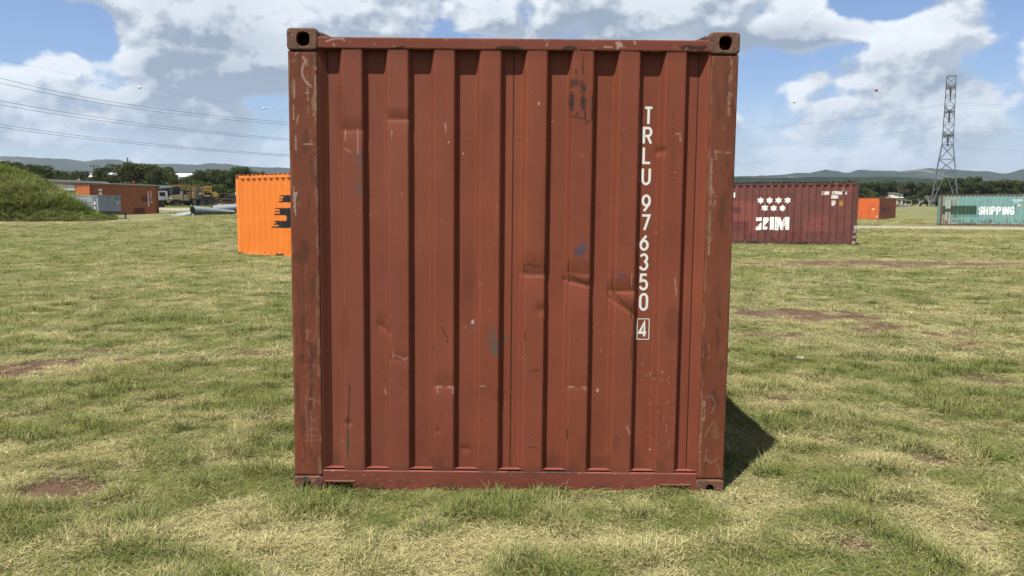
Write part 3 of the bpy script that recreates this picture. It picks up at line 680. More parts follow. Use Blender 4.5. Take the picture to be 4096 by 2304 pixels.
    for px, py, s_ in [(1188, 813, 5), (1505, 987, 4), (1164, 385, 2), (1128, 358, 2), (1355, 260, 3)]:
        x, z = P(px, py); c.blob(x, z, s_ * .0016, s_ * .0022, (.6, .52, .46), .95, .3, .1)
    for i in range(150):
        px = rs.uniform(830, 1740); py = rs.choice([rs.uniform(600, 1160), rs.uniform(200, 1160)]); x, z = P(px, py); L = rs.uniform(.002, .02); a = rs.uniform(-1.2, 1.2) + math.pi / 2 * (rs.random() < .6)
        c.line([(x, z), (x + L * math.cos(a), z + L * math.sin(a))], rs.uniform(.0035, .006), rs.choice([Wt, Bn, Bn, (.42, .22, .16)]), rs.uniform(.25, .7))
    for i in range(60):
        px = rs.uniform(1620, 1700); py = rs.uniform(880, 1160); x, z = P(px, py); c.blob(x, z, .004, .006, rs.choice([Wt, Bn]), rs.uniform(.3, .7), .5, .5)
    # dirt and rust where the sheets meet the sill
    n = fbm(c.u * 14, c.z * 10, 6, 4); c.blend(ss(.34, .17, c.z) * ss(.42, .7, n) * .55, (.12, .045, .028)); c.blend(ss(.19, .165, c.z) * .5, (.16, .07, .05))
    c.blend(ss(2.42, 2.48, c.z) * .35, (.12, .04, .03))  # darker band along the top edge, just under the rail
us = np.unique(np.round(np.concatenate([np.linspace(-1.056, 1.066, 470)] + [[x0 - .003, x0, x0 + .003] for x0 in (-1.012, .004, 1.012)]), 4))
end = panel('end_wall', CT, main_paint, (0, 0, 0), (1, 0, 0), (0, -1, 0), us, np.linspace(.145, 2.492, 330), main_depth, BRICK, main_wear, main_dent)
end['label'] = 'corrugated brick red end wall with dents, scrapes and white lettering'
end.data.polygons.foreach_set('use_smooth', [True] * len(end.data.polygons))

# lettering: ribbon strokes laid on the recessed flat between the last two ribs
def ribbon_text(mb, pls, w, y):
    k = 0
    for pl in pls:
        p = [Vector((a, 0, b)) for a, b in pl]; vs = []; fs = []; closed = (p[0] - p[-1]).length < 1e-5; n = len(p)
        for i in range(n):
            a = p[i - 1] if i else (p[-2] if closed else p[0]); b = p[(i + 1)] if i < n - 1 else (p[1] if closed else p[-1])
            d0 = (p[i] - a); d1 = (b - p[i]); d0 = d0.normalized() if d0.length > 1e-6 else d1.normalized(); d1 = d1.normalized() if d1.length > 1e-6 else d0
            t = (d0 + d1).normalized(); nn = Vector((-t.z, 0, t.x)); c = max(.45, nn.dot(Vector((-d0.z, 0, d0.x))))
            vs += [p[i] + nn * w / 2 / c + Vector((0, y - k * .0002, 0)), p[i] - nn * w / 2 / c + Vector((0, y - k * .0002, 0))]
        for i in range(n - 1): fs.append((2 * i, 2 * i + 1, 2 * i + 3, 2 * i + 2))
        mb.add(vs, fs); k += 1
chars = [('T', 1631, 268, 315), ('R', 1628.5, 319, 364), ('L', 1627, 368, 413), ('U', 1625, 421, 466), ('9', 1625, 489, 534), ('7', 1623.5, 539, 582), ('6', 1620, 590, 631), ('3', 1619, 637, 681), ('5', 1618.5, 688, 731), ('0', 1618.5, 737, 782), ('4', 1616.5, 807, 849)]
for ch, cx, y0, y1 in chars:
    mb = MB(); x, zt = P(cx, y0, .046); x, zb = P(cx, y1, .046); wd = {'T': .040, 'L': .036, '7': .040, 'R': .040}.get(ch, .038); st = .0135
    ribbon_text(mb, [[(x - wd / 2 + a * wd, zb + st / 2 + b * (zt - zb - st)) for a, b in pl] for pl in G[ch]], st, .0464)
    o = mb.build('letter' if ch.isalpha() else 'digit', white_paint, end)
mb = MB(); a = P(1603.5, 802, .046); b = P(1632, 853.5, .046); ribbon_text(mb, [[(a[0], a[1]), (b[0], a[1])], [(b[0], a[1]), (b[0], b[1])], [(b[0], b[1]), (a[0], b[1])], [(a[0], b[1]), (a[0], a[1])]], .0042, .0462); mb.build('check_digit_box', white_paint, end)

def block(name, parent, m, x0, x1, z0, z1, y0, y1, res, paint, color, rad=.012, edges='lrtb', notch=None, profile=None):
    xs = np.unique(np.concatenate([np.linspace(x0, x1, max(3, int((x1 - x0) / res))), [x0 + rad * .3, x1 - rad * .3]])); zz = np.unique(np.concatenate([np.linspace(z0, z1, max(3, int((z1 - z0) / res))), [z0 + rad * .3, z1 - rad * .3]]))
    A, B = np.meshgrid(xs, zz, indexing='ij'); A = A.ravel(); B = B.ravel(); y = np.full(len(A), float(y0))
    dd = np.full(len(A), 9.)
    if 'l' in edges: dd = np.minimum(dd, A - x0)
    if 'r' in edges: dd = np.minimum(dd, x1 - A)
    if 't' in edges: dd = np.minimum(dd, z1 - B)
    if 'b' in edges: dd = np.minimum(dd, B - z0)
    k = np.clip(rad - dd, 0, rad); y = y + rad - np.sqrt(np.maximum(rad ** 2 - k ** 2, 0)); y = y + (fbm(A * 6, B * 4, 5, 3) - .5) * .003
    if profile is not None: y = y + profile(A, B)
    cv = Canvas(A, B, color, 3)
    if paint: paint(cv)
    fc = grid_faces(len(xs), len(zz))
    if notch is not None:
        cxm = A[fc].mean(1); czm = B[fc].mean(1); ok = np.ones(len(fc), bool)
        for n0, n1, m0, m1 in notch: ok &= ~((cxm > n0) & (cxm < n1) & (czm > m0) & (czm < m1))
        fc = fc[ok]
    V = [tuple(v) for v in np.stack([A, y, B], 1)]; b = len(V); ys = y0 + rad
    V += [(x0, ys, z0), (x1, ys, z0), (x1, ys, z1), (x0, ys, z1), (x0, y1, z0), (x1, y1, z0), (x1, y1, z1), (x0, y1, z1)]
    side = [(b, b + 4, b + 5, b + 1), (b + 3, b + 2, b + 6, b + 7), (b + 1, b + 5, b + 6, b + 2), (b, b + 3, b + 7, b + 4)]
    if notch is None: side.append((b + 4, b + 7, b + 6, b + 5))
    colr = np.concatenate([cv.c, np.tile(np.array(color), (8, 1))]); Fc = np.concatenate([fc, np.array(side)])
    me = np_mesh(name, V, Fc, False, [('Col', 'FLOAT_COLOR', colr)]); me.polygons.foreach_set('use_smooth', [True] * (len(me.polygons) - len(side)) + [False] * len(side))
    return link(name, me, m, parent)
RU = (.095, .045, .026); PR = (.42, .26, .13); PK = (.50, .33, .27)
def post_wear(c, side):
    rs = random.Random(9 + side); c.mul(.86 + .28 * fbm(c.u * 30, c.z * 1.6, 3 + side, 4))
    c.blend(ss(.46, .64, fbm(c.u * 12, c.z * 2.2, 8 + side, 5)) * .40, (.20, .066, .034))
    c.blend(ss(.58, .68, fbm(c.u * 26, c.z * 5, 28 + side, 5)) * .6, RU)
    x0 = -1.219 if side < 0 else 1.066; x1 = x0 + .153; up = ss(.2, 2.4, c.z)
    for ex, wgt in ((x0, 1.), (x1, 1.)):
        e = np.abs(c.u - ex); c.blend(ss(.024, .004, e) * ss(.50, .62, fbm(c.u * 90, c.z * 18, 5 + side, 4)) * wgt * .36, PR if side > 0 else (.40, .25, .17))
    if side < 0:
        for p in [PL((762, 143), (768, 152), (760, 172), (761, 190), (770, 207), (785, 219))]: c.line(p, .009, PK, .85, .2)
        for p in [PL((742, 138), (750, 130)), PL((737, 152), (741, 152)), PL((772, 150), (775, 290)), PL((785, 132), (790, 140)), PL((790, 145), (795, 175)), PL((793, 190), (794, 250)), PL((790, 255), (795, 275), (788, 290)), PL((738, 215), (740, 245)), PL((737, 265), (739, 300)), PL((768, 233), (776, 233)),
                  PL((765, 363), (788, 362)), PL((743, 340), (745, 385)), PL((750, 290), (746, 316)), PL((738, 470), (740, 520))]: c.line(p, .0085, (.48, .34, .25), .65, .38)
        c.poly(PL((738, 483), (750, 482), (743, 505), (744, 545), (740, 530)), (.42, .36, .30), .8)
        ch = (.55, .38, .31)                                                                   # chalky writing scratched into the post
        for p in [PL((765, 832), (798, 835)), PL((776, 838), (774, 855)), PL((792, 840), (790, 856), (782, 858)), PL((776, 868), (778, 890)), PL((768, 920), (792, 918), (770, 948)), PL((772, 956), (790, 953)), PL((775, 963), (796, 962)), PL((768, 1000), (772, 1075)),
                  PL((775, 975), (768, 1025), (776, 1040), (790, 1030), (790, 1008), (776, 1002)), PL((776, 1005), (785, 1000), (800, 1012)), PL((778, 1045), (790, 1062), (800, 1048)), PL((772, 1085), (774, 1112)), PL((782, 1040), (784, 1128)), PL((772, 1080), (798, 1080)), PL((772, 1095), (796, 1096)), PL((772, 1107), (798, 1108))]:
            c.line(p, .0050, ch, .28, .35)
        for p in [PL((760, 860), (762, 900)), PL((790, 960), (780, 1000)), PL((755, 1060), (770, 1150)), PL((745, 700), (757, 770)), PL((762, 680), (764, 800))]: c.line(p, .008, RU, .7, .3)
        for px, py, rx, rz in [(790, 150, 8, 18), (740, 225, 5, 22), (792, 260, 6, 16), (785, 885, 12, 20), (757, 905, 12, 14), (762, 1160, 10, 8), (760, 640, 14, 30)]:
            x, z = P(px, py); c.blob(x, z, rx * .0022, rz * .0022, rs.choice([RU, (.38, .24, .15)]), .55, .6, 1.)
    else:
        for p in [PL((1841, 150), (1840, 240)), PL((1836, 190), (1833, 290)), PL((1768, 690), (1762, 790)), PL((1762, 830), (1756, 960)), PL((1760, 660), (1762, 700)), PL((1790, 400), (1783, 640)), PL((1800, 380), (1802, 400)), PL((1790, 470), (1800, 500), (1796, 520)), PL((1800, 382), (1838, 384)), PL((1768, 1000), (1760, 1160)), PL((1772, 1010), (1770, 1060))]:
            c.line(p, .012, rs.choice([PR, PK]), .6, .42)
        for p in [PL((1775, 1000), (1790, 995), (1800, 1015), (1790, 1040)), PL((1785, 1075), (1772, 1100)), PL((1790, 1070), (1796, 1060)), PL((1778, 1130), (1775, 1155), (1790, 1165), (1808, 1150)), PL((1805, 1170), (1812, 1195))]: c.line(p, .005, (.5, .38, .30), .42, .25)
        for px, py, rx, rz in [(1767, 222, 9, 16), (1815, 285, 10, 10), (1765, 700, 6, 40), (1762, 780, 5, 40), (1805, 1010, 12, 12), (1815, 920, 8, 14), (1770, 250, 6, 30), (1830, 200, 12, 60), (1800, 1090, 12, 20)]:
            x, z = P(px, py); c.blob(x, z, rx * .0016, rz * .0018, rs.choice([RU, RU, (.30, .17, .09)]), .4, .6, 1.)
        c.blend(ss(.5, .7, fbm(c.u * 40, c.z * 3, 71, 4)) * .35, (.22, .09, .045))
    for i in range(46):
        x = rs.uniform(x0 + .01, x1 - .01); z = rs.uniform(.15, 2.45); L = rs.uniform(.005, .06); a = rs.gauss(math.pi / 2, .35)
        c.line([(x, z), (x + L * math.cos(a), z + L * math.sin(a))], rs.uniform(.004, .007), rs.choice([PR, RU, RU, RU]), rs.uniform(.25, .6), .3)
PB = (.225, .068, .038)
pl_ = block('corner_post', CT, main_paint, -1.217, -1.056, .118, 2.473, 0, .10, .0048, lambda c: post_wear(c, -1), PB); pl_['label'] = 'left corner post with chalky scratched writing'
pr_ = block('corner_post', CT, main_paint, 1.066, 1.217, .118, 2.473, 0, .10, .0048, lambda c: post_wear(c, 1), PB); pr_['label'] = 'right corner post with rust runs and flaked paint'
def rail_wear(c):
    rs = random.Random(3); c.mul(.86 + .22 * fbm(c.u * 5, c.z * 30, 3, 4)); c.blend(ss(.52, .66, fbm(c.u * 22, c.z * 40, 9, 5)) * ss(2.500, 2.484, c.z) * .95, (.05, .028, .018))
    for p in [PL((820, 104), (840, 97), (862, 97), (866, 102)), PL((838, 110), (842, 116)), PL((1550, 108), (1558, 106)), PL((1553, 112), (1562, 110)), PL((1554, 117), (1565, 115)), PL((1375, 114), (1378, 108)), PL((1596, 104), (1598, 110)), PL((1520, 118), (1540, 119))]: c.line(p, .0085, (.52, .36, .30), .9, .25)
    x, z = P(1556, 112); c.blob(x, z, .02, .018, (.52, .36, .30), .6, .5, 1.1)
    for px in (1000, 1255, 1290, 1440, 1755, 1735): x, z = P(px, 121); c.blob(x, z, .04, .012, (.045, .03, .02), .9, .5, 1.2)
    c.blend(ss(2.536, 2.545, c.z) * ss(.4, .6, fbm(c.u * 20, c.z, 2)) * .6, (.09, .05, .035))
    for i in range(30):
        x = rs.uniform(-1, 1); z = rs.uniform(2.485, 2.54); c.line([(x, z), (x + rs.uniform(-.02, .02), z + rs.uniform(-.01, .01))], .005, rs.choice([RU, PK]), .6)
block('top_end_rail', CT, main_paint, -1.057, 1.067, 2.484, 2.547, .001, .075, .0048, rail_wear, (.25, .072, .046), .006)
def sill_wear(c):
    rs = random.Random(13); c.mul(.88 + .2 * fbm(c.u * 4, c.z * 10, 3, 4)); c.blend(ss(.50, .66, fbm(c.u * 9, c.z * 14, 19, 5)) * .35, (.17, .07, .045))
    c.blend(ss(-.30, -.05, c.u) * ss(.55, .3, c.u) * ss(.140, .150, c.z) * ss(.4, .55, fbm(c.u * 15, c.z * 30, 8, 3)) * .9, (.045, .032, .022))
    c.blend(ss(.5, .66, fbm(c.u * 16, c.z * 22, 52, 4)) * ss(.13, .05, c.z) * .5, (.11, .055, .035))
    for i in range(40):
        x = rs.uniform(-1, 1); z = rs.uniform(.05, .15); c.line([(x, z), (x + rs.uniform(-.02, .02), z + rs.uniform(-.01, .01))], .005, rs.choice([RU, PK, PR]), .5)
def sill_prof(A, B): return np.where(B > .150, (B - .150) * 3.2, 0)
N1 = (-1.035, -.885, -.01, .082); N2 = (.868, 1.018, -.01, .078)
sl = block('bottom_sill', CT, main_paint, -1.057, 1.067, .0, .164, .0, .09, .0045, sill_wear, (.26, .076, .05), .006, notch=[N1, N2], profile=sill_prof)
mb = MB()
for n0, n1, m0, m1 in (N1, N2): MB().box(n0 - .012, n1 + .012, -.004, .03, m1, m1 + .012, bev=.003).build('pocket_lip', mat('brick_trim', (.24, .078, .05), .55, 0, .15, 8, .2), sl)
for s in (-1, 1):
    tx0, tx1 = (-1.219, -1.055) if s < 0 else (1.056, 1.219)
    casting(CT, CR, tx0, tx1, -.006, .172, 2.474, 2.591, (-1.131 if s < 0 else 1.141, 2.533, .0345, .0375, 2.6))
    casting(CT, CR, tx0, tx1, -.006, .172, 0, .118, (-1.142 if s < 0 else 1.138, .050, .0235, .0400, 2.6))
    # gusset plate behind the casting
    gm = MB(); xa = -1.055 if s < 0 else 1.056; gm.add([Vector(v) for v in ((xa, .08, 2.545), (xa - s * .10, .08, 2.545), (xa, .08, 2.588), (xa, .17, 2.545), (xa - s * .10, .17, 2.545), (xa, .17, 2.588))], [(0, 1, 2), (3, 5, 4), (1, 4, 5, 2), (0, 2, 5, 3), (0, 3, 4, 1)]); gm.build('gusset', CR, CT, fix=True)
trim = MATS['brick_trim']
# the rest of the main container: roof, sides, floor, far end
def plain_side(parent, m, col, x, N, y0, y1, U=(0, 1, 0), paint=None, res=.04):
    us = np.unique(np.concatenate([np.arange(y0, y1, res), [y1]])); return panel('side_wall', parent, m, (x, 0, 0), U, N, us, np.linspace(.15, 2.5, 40), corr(.278, .036, .072, .068), col, paint)
def soft(c): c.mul(.85 + .3 * fbm(c.u * 2, c.z * 3, 3, 4)); c.blend(ss(.6, .7, fbm(c.u * 5, c.z * 4, 9, 5)) * .5, (.13, .05, .03))
plain_side(CT, main_paint, BRICK, -1.217, (-1, 0, 0), .10, 5.96, paint=soft); plain_side(CT, main_paint, BRICK, 1.217, (1, 0, 0), .10, 5.96, paint=soft)
for s in (-1, 1):
    MB().box(s * 1.218 - .03 * (s > 0), s * 1.218 + .03 * (s < 0), .172, 5.886, 2.49, 2.55).build('top_side_rail', trim, CT)
    MB().box(s * 1.21 - .05 * (s > 0), s * 1.21 + .05 * (s < 0), .172, 5.886, .0, .155).build('bottom_side_rail', trim, CT)
    MB().box(s * 1.217 - .15 * (s > 0), s * 1.217 + .15 * (s < 0), 5.95, 6.05, .118, 2.473).build('corner_post', trim, CT)
    for z0, z1 in ((0, .118), (2.474, 2.591)): MB().box(s * 1.219 - .163 * (s > 0), s * 1.219 + .163 * (s < 0), 5.886, 6.058, z0, z1, bev=.008).build('corner_casting', CR, CT)
us = np.linspace(.08, 5.96, 240); vs_ = np.linspace(-1.19, 1.19, 6); A, B = np.meshgrid(us, vs_, indexing='ij'); A = A.ravel(); B = B.ravel()
me = np_mesh('roof', np.stack([B, A, 2.540 - corr(.209, .018, .09, .02)(A)], 1), grid_faces(len(us), 6)[:, ::-1], False, [('Col', 'FLOAT_COLOR', np.tile(BRICK, (len(A), 1)))]); link('roof', me, main_paint, CT)
MB().box(-1.16, 1.16, .1, 5.96, .11, .15).build('floor', dark_in, CT)
for s in (-1, 1):
    d = MB().box(s * .56 - .5, s * .56 + .5, 5.99, 6.03, .14, 2.49).build('door', trim, CT); lb = MB()
    for k in (-.25, .25): MB().tube([(s * .56 + k, 6.06, .1), (s * .56 + k, 6.06, 2.52)], .017, 8).build('locking_bar', mat('galvanised', (.38, .39, .40), .45, .7, .15, 8), d)

# ---- generic container -------------------------------------------------------
def container(label, loc, rz, L, base, pnt, side_paint=None, end_paint=None, H=2.591, pitch=.278, res=.03, end_pitch=.27, zres=60, trimcol=None, roofcol=None, castm=None, group=None, far_end_doors=True):
    t = thing('shipping_container', label, 'container', loc, rz, group); Wd = 2.438; tm = trimcol; cm = castm or CR
    us = np.unique(np.concatenate([np.arange(.155, L - .155, res), [L - .155]])); zz = np.linspace(.14, H - .1, zres)
    sd_ = panel('side_wall', t, pnt, (0, 0, 0), (1, 0, 0), (0, -1, 0), us, zz, corr(pitch, .040, .072, .068, .18), base, side_paint)
    u2 = np.arange(.155, L - .15, .07); panel('side_wall', t, pnt, (0, Wd, 0), (1, 0, 0), (0, 1, 0), u2, np.linspace(.14, H - .1, 6), corr(pitch, .036, .072, .068, .18), base)
    ue = np.unique(np.concatenate([np.arange(.155, Wd - .155, res), [Wd - .155]]))
    ew = panel('end_wall', t, pnt, (0, 0, 0), (0, 1, 0), (-1, 0, 0), ue, zz, corr(end_pitch, .045, .11, .028, .16), base, end_paint)
    for k in (0, 1):
        d = MB().box(L - .05, L - .012, .16 + k * 1.062, .16 + k * 1.062 + 1.05, .16, H - .12, bev=.004).build('door', tm, t)
        for q in (.25, .8): MB().tube([(L, .16 + k * 1.062 + q, .06), (L, .16 + k * 1.062 + q, H - .06)], .02, 6).build('locking_bar', MATS['galvanised'], d)
    for x0 in (0, L - .16):
        for y0 in (0, Wd - .16):
            MB().box(x0 + .004, x0 + .156, y0 + .004, y0 + .156, .118, H - .118).build('corner_post', tm, t)
            for z0 in (0, H - .118):
                c = MB().box(x0 - .003, x0 + .165, y0 - .003, y0 + .163, z0, z0 + .118, bev=.01)
                o = c.build('corner_casting', cm, t)
                h = MB().tube([(x0 + .08, y0 - .005, z0 + .058), (x0 + .08, y0 + .02, z0 + .058)], .03, 10)
                if y0 == 0: h.build('hole', dark_in, o)  # solid dark plug stands in for the shade inside the hole
    for y0, y1 in ((.002, .06), (Wd - .06, Wd - .002)):
        MB().box(.16, L - .16, y0, y1, H - .115, H - .03).build('top_side_rail', tm, t)
        b = MB().box(.16, L - .16, y0 + .01, y1, .045, .155)
        br = b.build('bottom_side_rail', tm, t)
        if y0 < 1 and L > 5: 
            for fx in (L / 2 - 1.15, L / 2 + .8): MB().box(fx, fx + .36, y0 + .002, y0 + .05, -.01, .118).build('fork_pocket_shade', dark_in, br)  # dark blocks stand in for the shade inside the fork openings
    MB().box(.002, .06, .16, Wd - .16, H - .10, H - .02).build('top_end_rail', tm, t); MB().box(.002, .06, .16, Wd - .16, .02, .155).build('bottom_sill', tm, t)
    us = np.arange(.06, L - .05, .035); vv = np.array([.05, .10, Wd / 2, Wd - .10, Wd - .05]); A, B = np.meshgrid(us, vv, indexing='ij'); A = A.ravel(); B = B.ravel()
    zr = H + .010 - corr(.209, .035, .10, .02)(A) * np.where((B < .08) | (B > Wd - .08), .6, 1)
    me = np_mesh('roof', np.stack([A, B, zr], 1), grid_faces(len(us), len(vv)), False, [('Col', 'FLOAT_COLOR', np.tile(roofcol or base, (len(A), 1)))]); link('roof', me, pnt, t)
    MB().box(.16, L - .1, .06, Wd - .06, .09, .14).build('floor', dark_in, t)
    return t, sd_
def trimm(name, c, rust=.2): return mat(name, c, .6, 0, .15, 3, .1, 40, .4, rust=rust)
def gz(x, y): return float(hgt(x, y))

# bright orange container, partly hidden behind the red one
OR = (1.10, .29, .030)
def orange_logo(c):
    c.mul(.95 + .1 * fbm(c.u * 3, c.z * 2, 5)); K = (.012, .012, .014)
    # measured on the photograph (crop of 2.9x): u along the wall, z up
    def Q(x, y):
        s = (560 + x / 2.9 - 2048) / 3100; u = (8.95 + 25.3 * s) / (.829 + .559 * s); return (u, 1.6 + (824 - 560 - y / 2.9) / 3100 * (25.3 - .559 * u))
    P_ = lambda *a: [Q(*p) for p in a]
    cx = 1850
    c.poly(P_((1627, 640), (cx, 640), (cx, 1012), (1810, 1018), (1720, 1018), (1530, 1014), (1534, 1000), (1600, 1000), (1605, 985), (1547, 980), (1552, 966), (1585, 966), (1592, 952), (1552, 948), (1556, 934), (1680, 938), (1706, 930), (1716, 905), (1706, 880), (1690, 870), (1563, 868), (1566, 855), (1624, 855), (1627, 838),
              (1574, 835), (1577, 822), (1622, 822), (1625, 805), (1580, 802), (1583, 789), (1740, 792), (1758, 780), (1760, 740), (1740, 722), (1610, 722), (1613, 708), (1660, 708), (1664, 692), (1618, 690), (1621, 676), (1668, 676), (1672, 657), (1624, 655)), K)
om = paint_mat('orange_paint', .42, .04, 0, .05)
ot = mat('orange_trim', (.95, .26, .035), .5, 0, .1, 3, .05, rust=.25)
oc, _ = container('bright orange shipping container with black striped logo, left of the red container', (-8.95, 25.3, .0), R(-34), 6.058, OR, om, orange_logo, res=.018, zres=150, trimcol=ot, castm=mat('orange_casting', (.35, .07, .02), .7, 0, .4, 12, .2, rust=.5))
for z in (.45, 1.2, 1.75, 2.3): MB().box(-.03, .02, .02, .07, z, z + .09).build('hinge', dark_in, oc)

# maroon container with stars
def zim(c):
    rs = random.Random(4); c.mul(.85 + .3 * fbm(c.u * 1.5, c.z * 1.2, 5, 4))
    def Q(x, y):
        f = (x - 1780) / (130 - 1780); L = 6.058 - f * 4.95; return (L, 2.591 - (y - 362) / (1182 - 362 - f * 22) * 2.591)
    def box(x0, y0, x1, y1, col, a): u0, z1 = Q(x0, y0); u1, z0 = Q(x1, y1); c.rect(u0, u1, z0, z1, col, a, .01, .05)
    box(60, 600, 460, 1010, (.38, .085, .075), .6); box(1100, 810, 1420, 1000, (.36, .085, .078), .5); box(100, 675, 250, 760, (.13, .022, .026), .8); box(60, 865, 375, 1000, (.12, .018, .02), .7); box(300, 1015, 440, 1085, (.15, .02, .025), .6); box(930, 1005, 1100, 1130, (.17, .02, .025), .7); box(1005, 940, 1100, 990, (.15, .03, .03), .5)
    Wh = (1.65, 1.62, 1.50)
    for i, (x, y) in enumerate([(520, 595), (640, 595), (759, 595), (878, 595), (580, 693), (697, 695), (815, 695)]):
        u, z = Q(x, y); r = .148
        for k in (0, 1): c.poly([(u + r * math.sin(2 * math.pi * j / 3 + k * math.pi), z + r * math.cos(2 * math.pi * j / 3 + k * math.pi)) for j in range(3)], Wh, .97)
    def PP(*a): return [Q(*p) for p in a]
    c.poly(PP((472, 812), (540, 812), (540, 858), (472, 858)), Wh); c.poly(PP((560, 812), (645, 812), (645, 850), (575, 932), (622, 932), (622, 975), (560, 975)), Wh); c.poly(PP((540, 880), (540, 975), (468, 975), (468, 940)), Wh)
    c.poly(PP((655, 812), (710, 812), (710, 975), (655, 975)), Wh); c.poly(PP((725, 812), (790, 812), (815, 880), (845, 812), (912, 812), (908, 978), (862, 978), (862, 900), (835, 978), (800, 978), (770, 900), (768, 978), (722, 978)), Wh)
    def tx(s, x0, y0, y1, x1):
        u0, z1 = Q(x0, y0); u1, z0 = Q(x1, y1); n = len(s); w = (u1 - u0) / n; c.lines(text_lines(s, u0 + w * .15, z0, z1 - z0, w * .62, w * .38), .026, Wh, .95)
    tx('ZIMU', 1315, 485, 522, 1420); tx('117856', 1440, 485, 520, 1590); tx('6', 1612, 485, 522, 1640); tx('22G1', 1438, 535, 572, 1534); tx('87', 1450, 640, 664, 1486)
    box(1448, 606, 1492, 642, Wh, .9); box(1458, 614, 1482, 634, (.2, .08, .07), .8); box(1548, 608, 1588, 664, (.75, .42, .02), 1); tx2 = (.05, .03, .02); box(1558, 618, 1578, 632, tx2, .8); box(1558, 642, 1578, 656, tx2, .8)
    u, z = Q(163, 520); c.rect(u - .03, u + .03, z - .1, z + .1, Wh, .9)
    for i in range(70):                                                                          # rust runs, and dents shaded in as dark strokes
        u = rs.uniform(.3, 5.9); z = rs.uniform(.25, 2.4) if rs.random() < .45 else rs.uniform(.2, .7); L = rs.uniform(.03, .28)
        c.line([(u, z), (u + rs.uniform(-.01, .01), z - L)], rs.uniform(.018, .05), rs.choice([(.09, .035, .02), (.07, .022, .018), (.16, .06, .03)]), .75, .35)
    for x, y0, y1 in [(560, 490, 640), (848, 600, 950), (1130, 640, 860), (560, 700, 900), (740, 860, 1020), (635, 820, 1000), (828, 860, 960), (1050, 590, 680), (1112, 750, 800)]:
        a = Q(x, y0); b = Q(x, y1); c.line([a, b], .035, (.13, .06, .035), .9, .42); c.line([(a[0] + .03, a[1]), (b[0] + .03, b[1])], .02, (.5, .36, .28), .7, .5)
    for x, y in [(595, 1098), (685, 1098), (320, 1090), (725, 1115), (1355, 1025), (1450, 1025), (1550, 1028), (1215, 915), (1330, 900), (1160, 858), (1570, 835), (1260, 1040), (1075, 1110), (1410, 1080), (140, 1095)]:
        u, z = Q(x, y); c.blob(u, z, .06, .03, (.05, .02, .018), .85, .5, .9)
    c.mottled((.13, .048, .036), .35, 4.5, .58, .1, 2.)
def zdent(): pass
zt = mat('maroon_trim', (.12, .03, .028), .65, 0, .25, 3, .2, rust=.45)
zc, zs_ = container('maroon shipping container with seven white stars and the word ZIM, right of the red container', (14.07 - 6.058 * math.cos(R(16.5)), 31.7 + 6.058 * math.sin(R(16.5)), -.01), R(-16.5), 6.058, (.215, .062, .047), paint_mat('maroon_paint', .55, .1, .12, .3), zim, res=.02, zres=130, trimcol=zt, roofcol=(.45, .20, .15))
MB().box(5.44, 5.53, -.012, .02, 2.18, 2.34).build('vent', mat('vent_tan', (.28, .22, .13), .6), zc)
for pls, (u0, z0) in [([[(0, 0), (.09, 0)], [(.045, 0), (.045, -.14)], [(.07, -.14), (.08, 0), (.11, -.03), (.08, -.07), (.12, -.14)], [(.14, 0), (.13, -.14)]], (5.915, .80))]:
    mb = MB(); ribbon_text(mb, [[(u0 + a, z0 + b) for a, b in p] for p in pls], .014, -.004); mb.build('chalk_writing', white_paint, zc)
for grp in ([[(5.92, .52), (5.97, .64), (6.0, .52), (6.03, .66)]], [[(5.92, .38), (5.90, .34), (5.93, .31)], [(5.95, .39), (5.97, .31), (5.99, .38), (6.01, .31), (6.03, .39)]], [[(5.91, .17), (5.91, .08)], [(5.94, .17), (5.94, .08)], [(5.98, .17), (5.96, .12), (5.99, .08), (6.01, .13), (5.98, .17)]]):
    mb = MB(); ribbon_text(mb, grp, .013, -.004); mb.build('chalk_writing', white_paint, zc)

# small orange 40 ft container further away
def hl(c):
    c.mul(.85 + .25 * fbm(c.u, c.z * 2, 5, 3)); c.mottled((.16, .05, .02), .35, 3, .58)
    nv = (.02, .03, .09); c.poly([(1.6, .75), (2.5, .70), (2.5, 1.35), (2.1, 1.65), (1.6, 1.55)], (.03, .06, .22)); c.lines(text_lines('Hapag-Lloyd', 2.9, .95, .55, .34, .12), .10, nv, .95)
def hle(c):
    c.mul(.9 + .2 * fbm(c.u * 2, c.z, 5, 3)); k = (.03, .02, .01)
    c.poly([(1.06, 1.85), (1.28, 1.85), (1.17, 2.10)], k); c.poly([(1.10, 1.87), (1.24, 1.87), (1.17, 2.04)], (.8, .45, .03))
    c.rect(.52, .82, 1.13, 1.33, (.8, .8, .75)); c.rect(.1, .22, .25, .5, (.8, .75, .65)); c.line([(.45, .5), (.45, 2.3)], .03, (.35, .06, .02), .6); c.line([(1.95, .55), (1.9, .85)], .1, (.1, .03, .02), .8, .3); c.mottled((.25, .06, .02), .5, 5, .58, .1, 4)
hc, _ = container('faded orange shipping container with a dark shaded side and Hapag-Lloyd lettering, beyond the gravel track', (43.3, 91.8, gz(43.3, 92)), math.atan2(.825, .565), 12.19, (.62, .135, .036), paint_mat('faded_orange_paint', .6, .1, .05), hl, hle, res=.05, zres=56, trimcol=trimm('faded_orange_trim', (.58, .14, .04)), end_pitch=.19, pitch=.278)
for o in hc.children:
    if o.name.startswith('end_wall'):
        a = o.data.attributes['Col']; n = len(a.data); arr = np.empty(n * 4, np.float32); a.data.foreach_get('color', arr); arr = arr.reshape(-1, 4); arr[:, 0] *= 1.55; arr[:, 1] *= 1.45; a.data.foreach_set('color', arr.ravel())  # end wall colour brightened to carry the sunlight on that end

